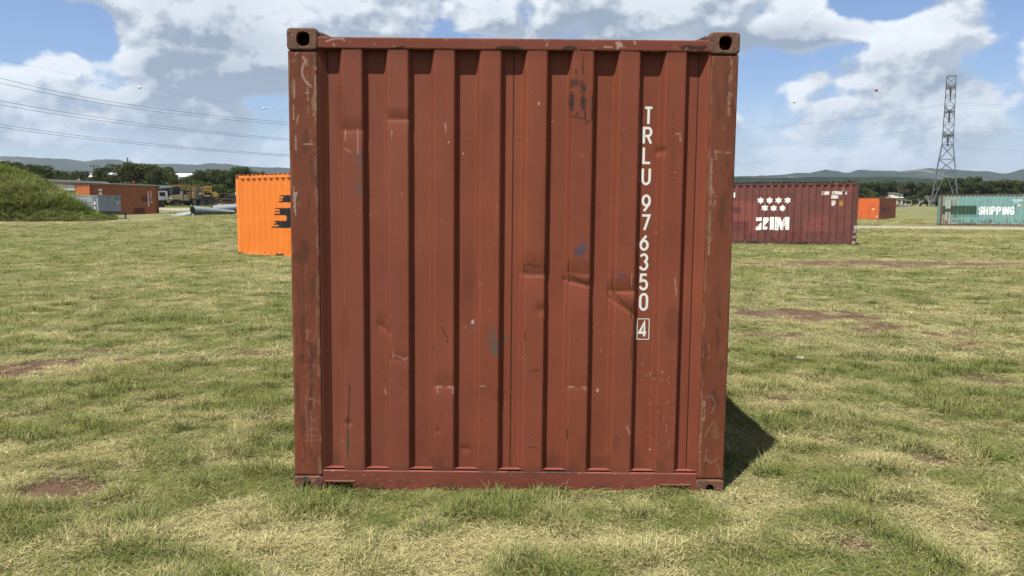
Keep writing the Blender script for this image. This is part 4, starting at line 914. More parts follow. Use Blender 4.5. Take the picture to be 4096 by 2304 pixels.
# weathered teal container
def teal(c):
    rs = random.Random(8); c.mul(.88 + .2 * fbm(c.u * 2, c.z * 1.5, 5, 4)); L = 6.3
    def Q(x, y): f = (x - 1305) / (2545 - 1305); return (f * L, 2.591 - (y - 590 - f * 10) / 458 * 2.591)
    def box(x0, y0, x1, y1, col, a, rg=.04): u0, z1 = Q(x0, y0); u1, z0 = Q(x1, y1); c.rect(u0, u1, z0, z1, col, a, .015, rg)
    c.blend(ss(1.8, .3, c.u) * .55, (.42, .46, .33)); c.blend(ss(.45, .6, fbm(c.u * 6, c.z * .8, 12, 4)) * .3 * ss(2.5, 0, c.u), (.55, .50, .30))
    box(1480, 885, 1860, 925, (.10, .33, .24), .7); box(1480, 885, 1570, 935, (.07, .36, .22), .6); box(1625, 1000, 1805, 1035, (.10, .18, .15), .7); box(1535, 740, 1820, 760, (.12, .36, .30), .5)
    box(1372, 670, 1450, 1000, (.66, .68, .64), .55)
    G_ = (.012, .085, .045); box(1310, 757, 1378, 884, G_, 1, .01); box(1450, 757, 1820, 886, G_, 1, .01); box(1370, 798, 1460, 850, G_, 1, .01); box(1290, 770, 1312, 880, (.08, .30, .16), .8, .01)
    W_ = (1.35, 1.38, 1.35)
    u0, z1 = Q(1855, 772); u1, z0 = Q(2350, 892); n = 8; w = (u1 - u0) / n; xs = u0
    for ch, ww in zip('SHIPPING', (1, 1.1, .55, 1.1, 1.1, .55, 1.1, 1.1)):
        c.lines(text_lines(ch, xs + w * .12, z0 + .05, z1 - z0 - .1, w * (.66 if ch != 'I' else .2) * 1.0, 0), .115, W_, .97); xs += w * ww * 1.06
    c.lines(text_lines('FSCU 190165 2', *Q(2305, 692), .10, .048, .022), .022, W_, .8); c.lines(text_lines('22G1', *Q(2335, 722), .09, .05, .03), .022, W_, .7); box(2385, 745, 2415, 770, W_, .8); box(2450, 745, 2472, 782, (.8, .45, .03), 1)
    for x, s_ in [(1360, 1), (1375, .6), (1405, .9), (1422, .9), (1458, 1), (1480, .8), (1515, 1), (1540, .6), (1600, .8), (1650, .7), (1705, .4), (1770, .3), (1875, .6), (2065, .4), (2355, .5), (2000, .4), (2250, .3), (2200, .3)]:
        for k in range(3):
            a = rs.uniform(.2, 2.3); b = max(.15, a - rs.uniform(.3, 1.6) * s_); u, _z = Q(x + rs.uniform(-5, 5), 600)
            c.line([(u, a), (u, b)], rs.uniform(.03, .085) * (.5 + s_ * .6), rs.choice([(.20, .075, .03), (.13, .045, .022), (.33, .16, .06)]), .85 * s_ + .1, .38)
    for i in range(60):
        u = rs.uniform(.2, L - .2); z = rs.uniform(.16, .5); c.blob(u, z, rs.uniform(.02, .05), rs.uniform(.04, .12), (.13, .05, .03), .8, .5, 1)
    for i in range(50):
        u = rs.uniform(.2, L - .2); z = rs.uniform(.3, 2.4); c.line([(u, z), (u, z - rs.uniform(.1, .5))], .025, rs.choice([(.12, .20, .17), (.25, .13, .07), (.5, .55, .5)]), .5, .4)
    c.blend(ss(.2, .13, c.z) * .6, (.10, .06, .05))
tt = mat('rusted_teal_trim', (.16, .085, .05), .8, 0, .35, 4, .2, rust=.6)
a_ = math.atan2(-.40, .915)
tc_, _ = container('weathered teal shipping container with rust streaks, green patches and the word SHIPPING', (35.75, 65.0, -.04), a_, 6.3, (.27, .50, .48), paint_mat('teal_paint', .6, .1, .05, .2), teal, res=.03, zres=90, trimcol=tt, roofcol=(.66, .66, .60))

# rust orange container in the yard at the left
def trs(c):
    c.mul(.88 + .2 * fbm(c.u * 2, c.z, 5, 3)); W_ = (1.75, 1.70, 1.55)
    def Q(x, y): s = (x / 3.68 - 2048) / 3100; u = (34.9 + 64.6 * s) / (.553 - .833 * s); return (u, 1.6 + (824 - 560 - y / 3.68) / 3100 * (64.6 + .833 * u) - .75)
    def serif(ch, x0, y0, x1, y1):
        u0, z1 = Q(x0, y0); u1, z0 = Q(x1, y1); c.lines(text_lines(ch, u0 + .04, z0 + .04, z1 - z0 - .08, u1 - u0 - .08, 0), .085, W_, 1.)
        if ch == 'T': c.rect(u0 - .02, u0 + .06, z1 - .14, z1, W_); c.rect(u1 - .06, u1 + .02, z1 - .14, z1, W_)
        if ch == 'R': c.rect(u0 - .06, u0 + .14, z0, z0 + .05, W_); c.rect(u1 - .1, u1 + .05, z0, z0 + .05, W_)
    serif('T', 1500, 730, 1548, 770); serif('R', 1503, 776, 1548, 812); serif('L', 1503, 818, 1548, 855); serif('U', 1503, 862, 1548, 900)
    u, z = Q(2222, 760); c.lines(text_lines('TRLU976353', u - .03, z - .1, .10, .07, .035, True), .035, W_, .9); u, z = Q(2262, 765); c.lines(text_lines('22G1', u - .03, z - .1, .10, .07, .06, True), .03, W_, .8)
    for x0, y0, x1, y1, k, a in [(2115, 828, 2210, 912, (.13, .045, .05), .85), (2000, 1000, 2162, 1090, (.15, .022, .022), .9), (2320, 970, 2350, 1095, (.15, .022, .022), .6), (2258, 860, 2275, 890, (.75, .42, .03), 1), (2258, 905, 2275, 930, W_, .8), (2213, 700, 2226, 736, (.10, .03, .02), .8), (1960, 1070, 2170, 1092, (.15, .03, .03), .6)]:
        u0, z1 = Q(x0, y0); u1, z0 = Q(x1, y1); c.rect(u0, u1, max(z0, .1), z1, k, a, .02)
tm_ = trimm('burnt_orange_trim', (.40, .11, .04))
trc, _ = container('burnt orange shipping container with white TR lettering beside the grassy mound', (-34.9, 64.6, gz(-34.8, 64.5) - .02), R(56.4), 6.058, (.60, .175, .052), paint_mat('burnt_orange_paint', .6, .1, .05), trs, lambda c: c.mul(1.1 + .2 * fbm(c.u * 2, c.z, 5, 3)), res=.025, zres=100, trimcol=tm_, end_pitch=.27, roofcol=(.4, .2, .12))  # end wall colour raised above the side, sunlight put into the paint
# ------------------------------------------------------------------ mound with tall weeds
def mound_h(x, y):
    """height above the ground of the dirt pile at the left edge"""
    dx = (x + 41.5); dy = (y - 60.5) / 6.2
    x = x + .5 * np.maximum(y - 57, 0); ridge = np.interp(x, [-60, -47, -41, -38.2, -36, -34, -32, -30.6, -29.4, -28.8], [0, 3.2, 3.9, 3.65, 2.95, 2.05, 1.15, .48, .1, 0])
    return np.maximum(0, ridge * np.clip(1 - dy * dy, 0, 1) ** .7 * (1 + .30 * (fbm(x * .7, y * .7, 4, 3) - .5) + .30 * (fbm(x * .28, y * .28, 14, 2) - .5)))
mx = np.linspace(-60, -28, 110); my = np.linspace(54, 67, 60); A, B = np.meshgrid(mx, my, indexing='ij'); A = A.ravel(); B = B.ravel()
mh = mound_h(A, B); Zm = hgt(A, B) + mh - .06 * (mh < .02)
me = np_mesh('dirt_mound', np.stack([A, B, Zm], 1), grid_faces(110, 60), True)
tag(link('dirt_mound', me, mat('mound_earth', (.10, .085, .035), .95, 0, .4, 1.2, .6, 20, .1)), kind='structure')
WM = grass_mat('tall_weeds', (.026, .066, .013), (.18, .27, .055), (.20, .22, .07), (.42, .38, .16), .36)
weeds = [tuft('w', 26, .28, .5, 1.15, .052, 21, .12, 0, WM, 1.3), tuft('w', 26, .32, .4, .95, .06, 22, .2, .1, WM, 1.0), tuft('w', 22, .2, .7, 1.4, .034, 23, .35, 0, WM, 1.6), tuft('w', 30, .36, .25, .6, .05, 24, .1, .1, WM, .8)]
n = 6400; x = rng.uniform(-52, -28.9, n); y = 54.3 + (rng.random(n) ** 1.35) * 11; mh = mound_h(x, y); keep = (mh > .06) | (rng.random(n) < .0); k = fbm(x * .35, y * .35, 9, 3)
x, y, mh, k = x[keep], y[keep], mh[keep], k[keep]; n = len(x)
s = rng.uniform(.5, 1.25, n) * (.5 + .45 * ss(0, 1.4, mh)); low = ss(1.6, .4, mh) * ss(57.5, 56, y)
scatter('weeds', np.stack([x, y, hgt(x, y) + mh - .05], 1), np.stack([rng.uniform(-.3, .3, n), rng.uniform(-.3, .3, n), rng.uniform(0, 6.28, n)], 1), np.stack([s, s, s * (.7 + .6 * k)], 1),
        np.where(low > .5, rng.choice([1, 3], n), rng.choice([0, 1, 2, 0], n)), np.clip((k - .42) * 2.5 + .25, 0, 1), weeds, 'tall green weeds overgrowing the dirt mound at the left edge')
# rough growth around the yard: pipes, truck wheels, container foot
n = 1000; x = rng.uniform(-62, -36, n); y = rng.choice([116.0, 118, 120, 114], n) + rng.normal(0, .7, n); low_ = rng.random(n) < .1; x = np.where(low_, rng.uniform(-31, -20, n), x); y = np.where(low_, 70 + rng.normal(0, .5, n), y); keep = y > 0; x, y = x[keep], y[keep]; n = len(x); s = rng.uniform(.3, .65, n)
scatter('yard_weeds', np.stack([x, y, hgt(x, y)], 1), np.stack([x * 0, x * 0, rng.uniform(0, 6.28, n)], 1), np.stack([s, s, s], 1), rng.integers(0, 4, n), rng.uniform(.1, .6, n), [o.copy() for o in weeds], 'knee high green weeds along the gravel yard')

# ------------------------------------------------------------------ trees
def leaf_mat(name, a, b, c3):
    m = bpy.data.materials.new(name); m.use_nodes = True; q = NT(m.node_tree); q.n.clear()
    at_ = q.node('ShaderNodeAttribute', attribute_name='Col').outputs['Color']; se = q.node('ShaderNodeSeparateColor'); q.l.new(at_, se.inputs[0])
    oi = q.node('ShaderNodeObjectInfo').outputs['Random']; c = q.mix(se.outputs[0], a, b); c = q.mix(q.math('MULTIPLY', se.outputs[1], .6), c, c3); c = q.mix(q.math('MULTIPLY', oi, .35), c, c3)
    c = q.vec('SCALE', c); c.node.inputs['Scale'].default_value = .72
    df = q.node('ShaderNodeBsdfDiffuse'); q.l.new(c, df.inputs[0]); tr = q.node('ShaderNodeBsdfTranslucent'); q.l.new(c, tr.inputs[0]); mx_ = q.node('ShaderNodeMixShader'); mx_.inputs[0].default_value = .25
    q.l.new(df.outputs[0], mx_.inputs[1]); q.l.new(tr.outputs[0], mx_.inputs[2]); o = q.node('ShaderNodeOutputMaterial'); q.l.new(mx_.outputs[0], o.inputs[0]); return m
LM = leaf_mat('oak_leaves', (.018, .030, .010), (.070, .098, .030), (.080, .085, .030)); LM2 = leaf_mat('far_oak_leaves', (.016, .028, .009), (.075, .105, .030), (.070, .090, .030)); LM3 = leaf_mat('dry_tree_leaves', (.05, .045, .028), (.12, .105, .06), (.09, .085, .05))
bark = mat('tree_bark', (.075, .058, .045), .9, 0, .3, 4)
def crown(name, seed, blobs, nleaf, leaf, m, flat=.75):
    r = np.random.default_rng(seed); V = []; C = []
    for (bx, by, bz, br) in blobs:
        k = int(nleaf * br ** 2 / sum(b[3] ** 2 for b in blobs)); d = r.normal(size=(k, 3)); d /= np.linalg.norm(d, axis=1)[:, None]
        rad = br * (.45 + .62 * r.random(k) ** .5) * (.86 + .4 * fbm(d[:, 0] * 2.2 + bx * 3, d[:, 1] * 2.2 + d[:, 2] * 2, seed, 3)); p = np.array([bx, by, bz]) + d * rad[:, None] * np.array([1, 1, flat])
        nn = d + r.normal(size=(k, 3)) * .8; nn /= np.linalg.norm(nn, axis=1)[:, None]; t1 = np.cross(nn, r.normal(size=(k, 3))); t1 /= np.linalg.norm(t1, axis=1)[:, None]; t2 = np.cross(nn, t1)
        s = leaf * r.uniform(.5, 1.25, k)[:, None]; V.append(np.stack([p - t1 * s, p - t2 * s * .6, p + t1 * s, p + t2 * s * .6], 1).reshape(-1, 3))
        cc = np.repeat(np.stack([r.random(k), r.random(k) * .8, r.random(k)], 1), 4, 0); C.append(cc)
    V = np.concatenate(V); C = np.concatenate(C); me = np_mesh(name, V, np.arange(len(V)).reshape(-1, 4), False, [('Col', 'FLOAT_COLOR', C)]); me.materials.append(m); return me
def tree_proto(seed, h, spread, m, nleaf, leaf, kind='oak'):
    r = random.Random(seed); blobs = []; limbs = MB(); tr = h * .045
    if kind == 'bush':
        for i in range(9): a = r.uniform(0, 6.28); q = spread * r.random() ** .6; blobs.append((q * math.cos(a), q * math.sin(a), h * r.uniform(.3, .7), h * r.uniform(.22, .4)))
        limbs.tube([(0, 0, 0), (.1, 0, h * .5)], [tr * .6, tr * .3], 6)
    else:
        nb = 19; base = h * .24; pts = [(0, 0, -.2), (r.uniform(-.1, .1) * h * .3, r.uniform(-.1, .1), base * .9), (r.uniform(-.1, .1) * h, r.uniform(-.08, .08) * h, h * .62)]; limbs.tube(pts, [tr, tr * .8, tr * .4], 7)
        for i in range(nb):
            a = i * 2.4 + r.uniform(-.4, .4); up = r.uniform(.42, .88); q = spread * (1.0 - abs(up - .55) * 1.2) * r.uniform(.45, 1.0); c = (q * math.cos(a), q * math.sin(a), h * up); br = h * r.uniform(.085, .155)
            blobs.append((*c, br)); limbs.tube([(pts[1][0], pts[1][1], base * r.uniform(.8, 1.4)), (c[0] * .5, c[1] * .5, h * (up * .5 + .12)), (c[0], c[1], c[2])], [tr * .5, tr * .3, tr * .1], 5)
        blobs.append((0, 0, h * .55, h * .17)); blobs.append((r.uniform(-.2, .2) * spread, 0, h * .84, h * .13))
    t = bpy.data.objects.new('tree', None); me = crown('crown', seed, blobs, nleaf, leaf, m); bpy.data.meshes['crown'] if False else None
    limbs_me = bpy.data.meshes.new('trunk'); limbs_me.from_pydata(limbs.v, [], limbs.f); limbs_me.materials.append(bark); return (me, limbs_me, h)
def plant(proto, x, y, h, rz, name, label, cat='tree', group=None, sink=0., sx=1.):
    me, lm, h0 = proto; t = thing(name, label, cat, (x, y, gz(x, y) - sink), rz, group); s = h / h0; t.scale = (s * sx, s * sx, s)
    link('crown', me, None, t); link('trunk', lm, None, t); return t
PR_L = [tree_proto(31 + i, 7.5, 3.4, LM, 3600, .20) for i in range(4)]; PR_B = [tree_proto(61 + i, 3.6, 2.6, LM, 2200, .20, 'bush') for i in range(2)]
PR_R = [tree_proto(81 + i, 10, 6.0, LM2, 3600, .36) for i in range(4)] + [tree_proto(95, 10, 5.5, LM3, 2600, .34)]
def top_h(px, py, D): p = at(px, py, D); return p.x, max(1.5, p.z - gz(p.x, D))
LL = [(-90, 640, 168, 'tall tree'), (14, 642, 165, 'bushy dark oak'), (52, 652, 172, ''), (84, 650, 168, ''), (120, 655, 172, ''), (160, 659, 160, ''), (196, 676, 165, ''), (222, 680, 170, ''), (285, 686, 178, ''), (345, 682, 182, ''), (430, 664, 160, ''), (492, 652, 165, ''), (548, 650, 168, ''), (577, 655, 166, ''),
      (636, 667, 158, ''), (668, 686, 164, ''), (592, 672, 172, ''), (640, 664, 178, ''), (735, 706, 168, ''), (812, 678, 160, ''), (838, 690, 168, ''), (868, 676, 172, ''), (938, 661, 160, ''), (962, 668, 164, ''), (905, 690, 170, ''), (770, 698, 180, ''), (1010, 680, 170, '')]
LBL = ['the tree at the far left edge above the mound, dark and bushy', 'dark oak rising behind the highest part of the weedy mound', 'dark tree second from the left in the row above the mound', 'dense dark tree above the mound slope near the left edge', 'leafy dark tree over the middle of the mound slope', 'round topped oak above the right part of the mound', 'lower dark tree beside the white warehouse roof',
       'dark tree standing at the left end of the white warehouse roof', 'small open tree in front of the white warehouse roof', 'small tree next to the wooden utility pole', 'pointed oak left of the tallest oak behind the grey trailers', 'tallest spreading oak above the grey trailers, left half of its crown', 'tall spreading oak in the middle above the grey trailers', 'tall oak at the right side of the tallest group above the trailers',
       'broad oak above the right end of the grey trailer', 'low dark tree right of the end of the grey trailer', 'dark tree filling the gap behind the tallest oaks', 'tree right behind the broad oak over the trailer end', 'low tree in front of the long white warehouse roof', 'rounded oak behind the yellow crane boom', 'dark oak just right of the yellow crane boom', 'oak with ragged top left of the bright orange container',
       'tall narrow tree rising beside the bright orange container', 'tree crown directly above the corner of the bright orange container', 'dark lower tree between the crane boom and the orange container', 'low tree under the middle of the long white roof', 'tree behind the bright orange container']
for i, (px, py, D, _) in enumerate(LL):
    x, h = top_h(px, py, D); plant(PR_L[i % 4], x, D, h * 1.03, i * 1.7, 'oak_tree', LBL[i], group='trees behind the yard', sx=1.0 if h > 6 else 1.25)
BL = ['grey green scrub behind the trailers at the left', 'scrub bush in front of the white warehouse roof', 'dark scrub under the tallest oaks', 'dark scrub left of the yellow crane boom', 'dark scrub behind the army truck cab', 'scrub bush between boom and orange container']
k = 0
for px in range(215, 1060, 27):
    D = 152 + (k * 7) % 11; x, h = top_h(px, 712 + (k * 13) % 15, D); plant(PR_B[k % 2], x, D, h, k * 2.1, 'scrub_bush', 'dark scrub bush in the low row under the oaks behind the trailers', 'bush', 'scrub bushes under the oaks', sx=.85); k += 1
prof = [(3170, 726), (3240, 727), (3310, 725), (3375, 726), (3427, 720), (3462, 727), (3500, 726), (3535, 722), (3575, 723), (3612, 726), (3650, 733), (3684, 729), (3718, 729), (3752, 732), (3800, 714), (3835, 707), (3872, 707), (3908, 722), (3945, 721), (3985, 720), (4022, 719), (4060, 717), (4096, 716)]
RL = {0: 'oak showing just above the roof of the maroon container, leftmost of four', 1: 'second oak from the left above the maroon container roof', 2: 'third oak from the left above the maroon container roof', 3: 'oak above the right end of the maroon container roof', 4: 'bright green oak right of the maroon container corner', 5: 'oak above the small faded orange container, left of it', 6: 'oak right above the middle of the faded orange container',
      7: 'oak behind the dark side of the faded orange container', 8: 'grey leaved tree above the yellow house', 9: 'oak just right of the yellow house roof', 10: 'oak between the yellow house and the pylon', 11: 'oak behind the bleached dead tree left of the pylon', 12: 'oak behind the left leg of the pylon', 13: 'oak seen through the legs of the pylon', 14: 'oak directly right of the pylon',
      15: 'tallest dark oak right of the pylon', 16: 'dark oak at the right of the tallest one by the pylon', 17: 'oak above the green patch of the teal container', 18: 'oak over the S of SHIPPING on the teal container', 19: 'oak over the middle of the word SHIPPING', 20: 'oak over the end of the word SHIPPING', 21: 'oak near the right edge above the teal container', 22: 'oak at the right edge of the picture'}
for i, (px, py) in enumerate(prof):
    D = 296 + (i * 37) % 17; x, h = top_h(px, py, D); plant(PR_R[4] if i == 8 else PR_R[i % 4], x, D, h * 1.02, i * 1.3, 'oak_tree', RL.get(i, 'oak of the tree line beyond the right edge of the picture'), group='tree line beyond the field', sx=1.0)
k = 0
for px in range(3420, 4130, 33):
    D = 286 + (k * 5) % 9; x, h = top_h(px, 765 + (k * 29) % 18, D); plant(PR_R[(k + 1) % 4], x, D, h, k * 2.3, 'oak_tree', 'shorter dark oak in the dense front row of the tree line across the field', group='front row of the tree line', sx=1.25, sink=.8); k += 1

# bleached dead trees
deadm = mat('bleached_wood', (.42, .39, .35), .85, 0, .15, 5)
def dead(px, D, h, seed, label, lean=0.):
    r = random.Random(seed); p = at(px, 826, D); t = thing('dead_tree', label, 'dead tree', (p.x, D, gz(p.x, D))); parts = []
    mb = MB()
    def grow(mb, a, d, L, rad, lv):
        b = a + d * L; mid = a + d * L * .5 + Vector((r.uniform(-.1, .1), 0, r.uniform(-.1, .1))) * L; mb.tube([a, mid, b], [rad, rad * .8, rad * .55], 6)
        if lv > 0:
            for i in range(r.choice([2, 3])):
                nd = (d + Vector((r.uniform(-.9, .9), r.uniform(-.6, .6), r.uniform(-.2, .7)))).normalized(); grow(mb, a + (b - a) * r.uniform(.5, 1), nd, L * r.uniform(.55, .8), rad * .55, lv - 1)
    mb.tube([(0, 0, -.2), (lean * .4, 0, h * .35)], [.28, .2], 8); mb.build('trunk', deadm, t)
    for i in range(4):
        m2 = MB(); d = Vector((r.uniform(-1, 1) + lean, r.uniform(-.4, .4), r.uniform(.5, 1))).normalized(); grow(m2, Vector((lean * .4, 0, h * .33)), d, h * .33, .15, 2); m2.build('branch', deadm, t)
dead(3716, 276, 5.0, 3, 'bleached dead tree standing left of the pylon leg'); dead(3672, 276, 3.2, 8, 'low fallen dead tree with bare white branches, left of the taller dead one', .9); dead(3740, 277, 3.0, 12, 'small grey dead tree between the pylon legs')
# brush pile by the house
r = random.Random(4); mb = MB(); p0 = at(3604, 824, 262)
for i in range(70):
    a = Vector((r.uniform(-2.6, 2.6), r.uniform(-.8, .8), r.uniform(0, .8) * 1.0)); d = Vector((r.uniform(-1, 1), r.uniform(-.4, .4), r.uniform(-.25, .25))).normalized(); mb.bar(a, a + d * r.uniform(.6, 1.6), r.uniform(.08, .2))
o = mb.build('brush_pile', deadm); o.location = (p0.x, 262, gz(p0.x, 262)); tag(o, 'heap of pale cut branches in front of the yellow house', kind='stuff')

# ------------------------------------------------------------------ buildings
def house():
    D = 268; a = at(3572, 820, D); b = at(3608, 820, D); g = gz(a.x, D); t = thing('house', 'pale yellow house with grey metal roof among the oaks', 'house', (a.x, D, g), 0)
    wm = mat('yellow_wall', (.62, .56, .33), .8, 0, .06, 2); rm = mat('metal_roof', (.62, .64, .66), .4, .3, .08, 2); gl = mat('window_glass', (.04, .05, .055), .15, 0, .05, 2)
    w = 3.3; MB().box(0, w, 0, 5, 0, 3.1).build('wall', wm, t); MB().box(.4, 1.9, .5, 4.5, 3.1, 4.7).build('upper_wall', wm, t)
    MB().add([Vector(v) for v in ((-.3, -.4, 3.1), (w + .3, -.4, 3.1), (w + .3, 2.5, 4.0), (-.3, 2.5, 4.0), (-.3, 5.4, 3.1), (w + .3, 5.4, 3.1))], [(0, 1, 2, 3), (3, 2, 5, 4), (0, 3, 4), (1, 5, 2)]).build('roof', rm, t)
    MB().add([Vector(v) for v in ((.2, .3, 5.0), (3.4, .3, 4.2), (3.4, 4.6, 4.2), (.2, 4.6, 5.0), (.2, .3, 4.9), (3.4, .3, 4.1), (3.4, 4.6, 4.1), (.2, 4.6, 4.9))], [(0, 1, 2, 3), (7, 6, 5, 4), (0, 4, 5, 1), (1, 5, 6, 2), (2, 6, 7, 3), (3, 7, 4, 0)]).build('upper_roof', rm, t)
    for x0, x1, z0, z1 in ((.35, .95, 1.6, 2.2), (1.6, 2.6, 1.0, 2.3), (.7, 1.5, 3.9, 4.4)):
        f = MB().box(x0 - .08, x1 + .08, -.04 if z0 < 3 else .46, .0 if z0 < 3 else .5, z0 - .08, z1 + .08).build('window', wm, t); MB().box(x0, x1, -.055 if z0 < 3 else .445, -.042 if z0 < 3 else .458, z0, z1).build('pane', gl, f)
        MB().box((x0 + x1) / 2 - .03, (x0 + x1) / 2 + .03, -.07 if z0 < 3 else .43, -.056 if z0 < 3 else .444, z0, z1).build('mullion', wm, f)
    MB().add([Vector(v) for v in ((w, .5, 2.7), (w + 3.4, .5, 2.2), (w + 3.4, 4, 2.2), (w, 4, 2.7), (w, .5, 2.62), (w + 3.4, .5, 2.12), (w + 3.4, 4, 2.12), (w, 4, 2.62))], [(0, 1, 2, 3), (7, 6, 5, 4), (0, 4, 5, 1), (1, 5, 6, 2), (2, 6, 7, 3), (3, 7, 4, 0)]).build('porch_roof', rm, t)
    for q in (1.2, 3.2): MB().box(w + q, w + q + .12, .6, .72, 0, 2.2).build('porch_post', wm, t)
house()
roofw = mat('white_roof_sheet', (.80, .81, .82), .5, 0, .05, .2); wallw = mat('warehouse_wall', (.55, .56, .57), .7, 0, .08, .3); doorg = mat('warehouse_door', (.20, .21, .22), .7, 0, .05, 1)
def warehouse(px0, px1, ytop, yeave, D, label, depth=70):
    a = at(px0, ytop, D); b = at(px1, ytop, D); ze = at(px0, yeave, D).z; g = gz((a.x + b.x) / 2, D) - 1; t = thing('warehouse', label, 'warehouse', (a.x, D, g), 0); w = b.x - a.x; hz = a.z - g; he = ze - g
    MB().box(0, w, .2, depth, 0, he - .1).build('wall', wallw, t)
    n = max(2, int(w / 14))
    MB().add([Vector(v) for v in ((-1, 0, he), (w + 1, 0, he), (w + 1, depth / 2, hz + .6), (-1, depth / 2, hz + .6), (w + 1, depth, he), (-1, depth, he))], [(0, 1, 2, 3), (3, 2, 4, 5), (0, 3, 5), (1, 4, 2)]).build('roof', roofw, t)
    for i in range(n): MB().box(w * (i + .3) / n, w * (i + .6) / n, .1, .2, 0, min(5, he * .6)).build('door', doorg, t)
warehouse(228, 432, 686, 708, 620, 'large white roofed warehouse behind the trees at the left'); warehouse(556, 700, 690, 704, 640, 'long white roofed warehouse seen between the oaks'); warehouse(690, 905, 692, 706, 600, 'longest low white roof seen above the low trees, left of the orange container', 60)

# ------------------------------------------------------------------ pylons, pole and lines
steel = mat('pylon_steel', (.24, .26, .27), .55, .3, .12, .5); dsteel = mat('dark_insulator', (.05, .055, .055), .5, 0, .1, 2)
def pylon():
    D = 275.; cx = at(3776, 824, D).x; g = gz(cx, D); t = thing('transmission_tower', 'tall steel lattice transmission tower above the teal container', 'pylon', (cx, D, g), -R(29.5))
    lv = [(0, 4.15), (12.0, 2.95), (21.5, 1.72), (45.0, 1.40)]
    def hw(z): return float(np.interp(z, [a for a, _ in lv], [b for _, b in lv]))
    cs = [(-1, -1), (1, -1), (1, 1), (-1, 1)]; zs_ = [0, 12, 16.5, 21.5, 25, 28.3, 31.6, 34.9, 38.2, 41.5, 45]
    def c(k, z): return Vector((cs[k][0] * hw(z), cs[k][1] * hw(z), z))
    for k in range(4):
        mb = MB()
        for z0, z1 in zip(zs_[:-1], zs_[1:]): mb.bar(c(k, z0), c(k, z1), .26 if z0 < 20 else .18)
        mb.build('leg', steel, t)
    for i, (z0, z1) in enumerate(zip(zs_[:-1], zs_[1:])):
        mb = MB(); th = .14 if z0 < 20 else .10
        for k in range(4):
            k2 = (k + 1) % 4
            if i == 0:
                m = (c(k, 12) + c(k2, 12)) / 2; mb.bar(c(k, 0), m, .17); mb.bar(c(k2, 0), m, .17); mb.bar(c(k, 6) , (c(k, 0) + m) / 2, .1); mb.bar(c(k2, 6), (c(k2, 0) + m) / 2, .1)
                mb.bar((c(k, 0) + m) / 2, c(k, 9.5), .08); mb.bar((c(k2, 0) + m) / 2, c(k2, 9.5), .08); mb.bar(c(k, 2), c(k, 0) * .85 + m * .15, .08)
            else: mb.bar(c(k, z0), c(k2, z1), th); mb.bar(c(k2, z0), c(k, z1), th)
            mb.bar(c(k, z1), c(k2, z1), th)
        mb.build('bracing', steel, t)
    for z in (24.6, 32.8, 41.0):                                             # cross arms point along the view, with hanging insulators
        for s in (-1, 1):
            mb = MB(); tip = Vector((0, s * 5.2, z + .2))
            for k in (0, 1) if s < 0 else (2, 3): mb.bar(c(k, z - .4), tip, .16); mb.bar(c(k, z + 1.8), tip, .14); mb.bar((c(k, z) + tip) / 2, (c(k, z + 1.8) + tip) / 2, .1); mb.bar(c(k, z + .7), tip * .6 + c(k, z + .7) * .4, .1)
            mb.bar(c(0 if s < 0 else 3, z), c(1 if s < 0 else 2, z), .2); a = mb.build('cross_arm', dsteel if False else steel, t)
            im = MB(); im.tube([tip + Vector((0, 0, -.1)), tip + Vector((0, 0, -3.6))], .16, 8)
            for q in range(9): im.tube([tip + Vector((0, 0, -.5 - q * .34)), tip + Vector((0, 0, -.62 - q * .34))], .27, 8)
            im.build('insulator', dsteel, a)
    for s in (-1, 1): MB().bar((-1.4, s * 1.4, 45), (1.4, s * 1.4, 45), .22).build('top_bar', steel, t)
    return cx, D, g
pylon()
def far_pylon(px, y0, y1, D):
    a = at(px, y1, D); b = at(px, y0, D); h = b.z - a.z; t = thing('transmission_tower', 'tiny distant lattice tower on the skyline above the tall oaks', 'pylon', (a.x, D, a.z)); w = h * .10
    for sx in (-1, 1):
        for sy in (-1, 1): MB().bar((sx * w, sy * w, 0), (sx * w * .15, sy * w * .15, h), .9).build('leg', steel, t)
    mb = MB()
    for i in range(5): f0 = 1 - i * .17; f1 = 1 - (i + 1) * .17; mb.bar((-w * f0, 0, h * i / 5), (w * f1, 0, h * (i + 1) / 5), .6); mb.bar((w * f0, 0, h * i / 5), (-w * f1, 0, h * (i + 1) / 5), .6)
    mb.build('bracing', steel, t)
    for z in (.6, .75, .9): MB().bar((-w * .8, 0, h * z), (w * .8, 0, h * z), .9).build('cross_arm', steel, t)
far_pylon(511, 630, 668, 1350)
p = at(375, 662, 235); wood = mat('pole_wood', (.07, .055, .045), .9, 0, .2, 2); g = gz(p.x, 235); t = thing('utility_pole', 'dark wooden utility pole with a short crossarm left of the oaks', 'pole', (p.x, 235, g)); hh = p.z - g
MB().tube([(0, 0, 0), (0, 0, hh)], [.2, .15], 8).build('pole', wood, t); MB().bar((-1.2, 0, hh - .2), (1.2, 0, hh - .2), .2).build('crossarm', wood, t)
for x0 in (-1.0, 0, 1.0): MB().tube([(x0, 0, hh - .1), (x0, 0, hh + .25)], .08, 6).build('insulator', dsteel, t)

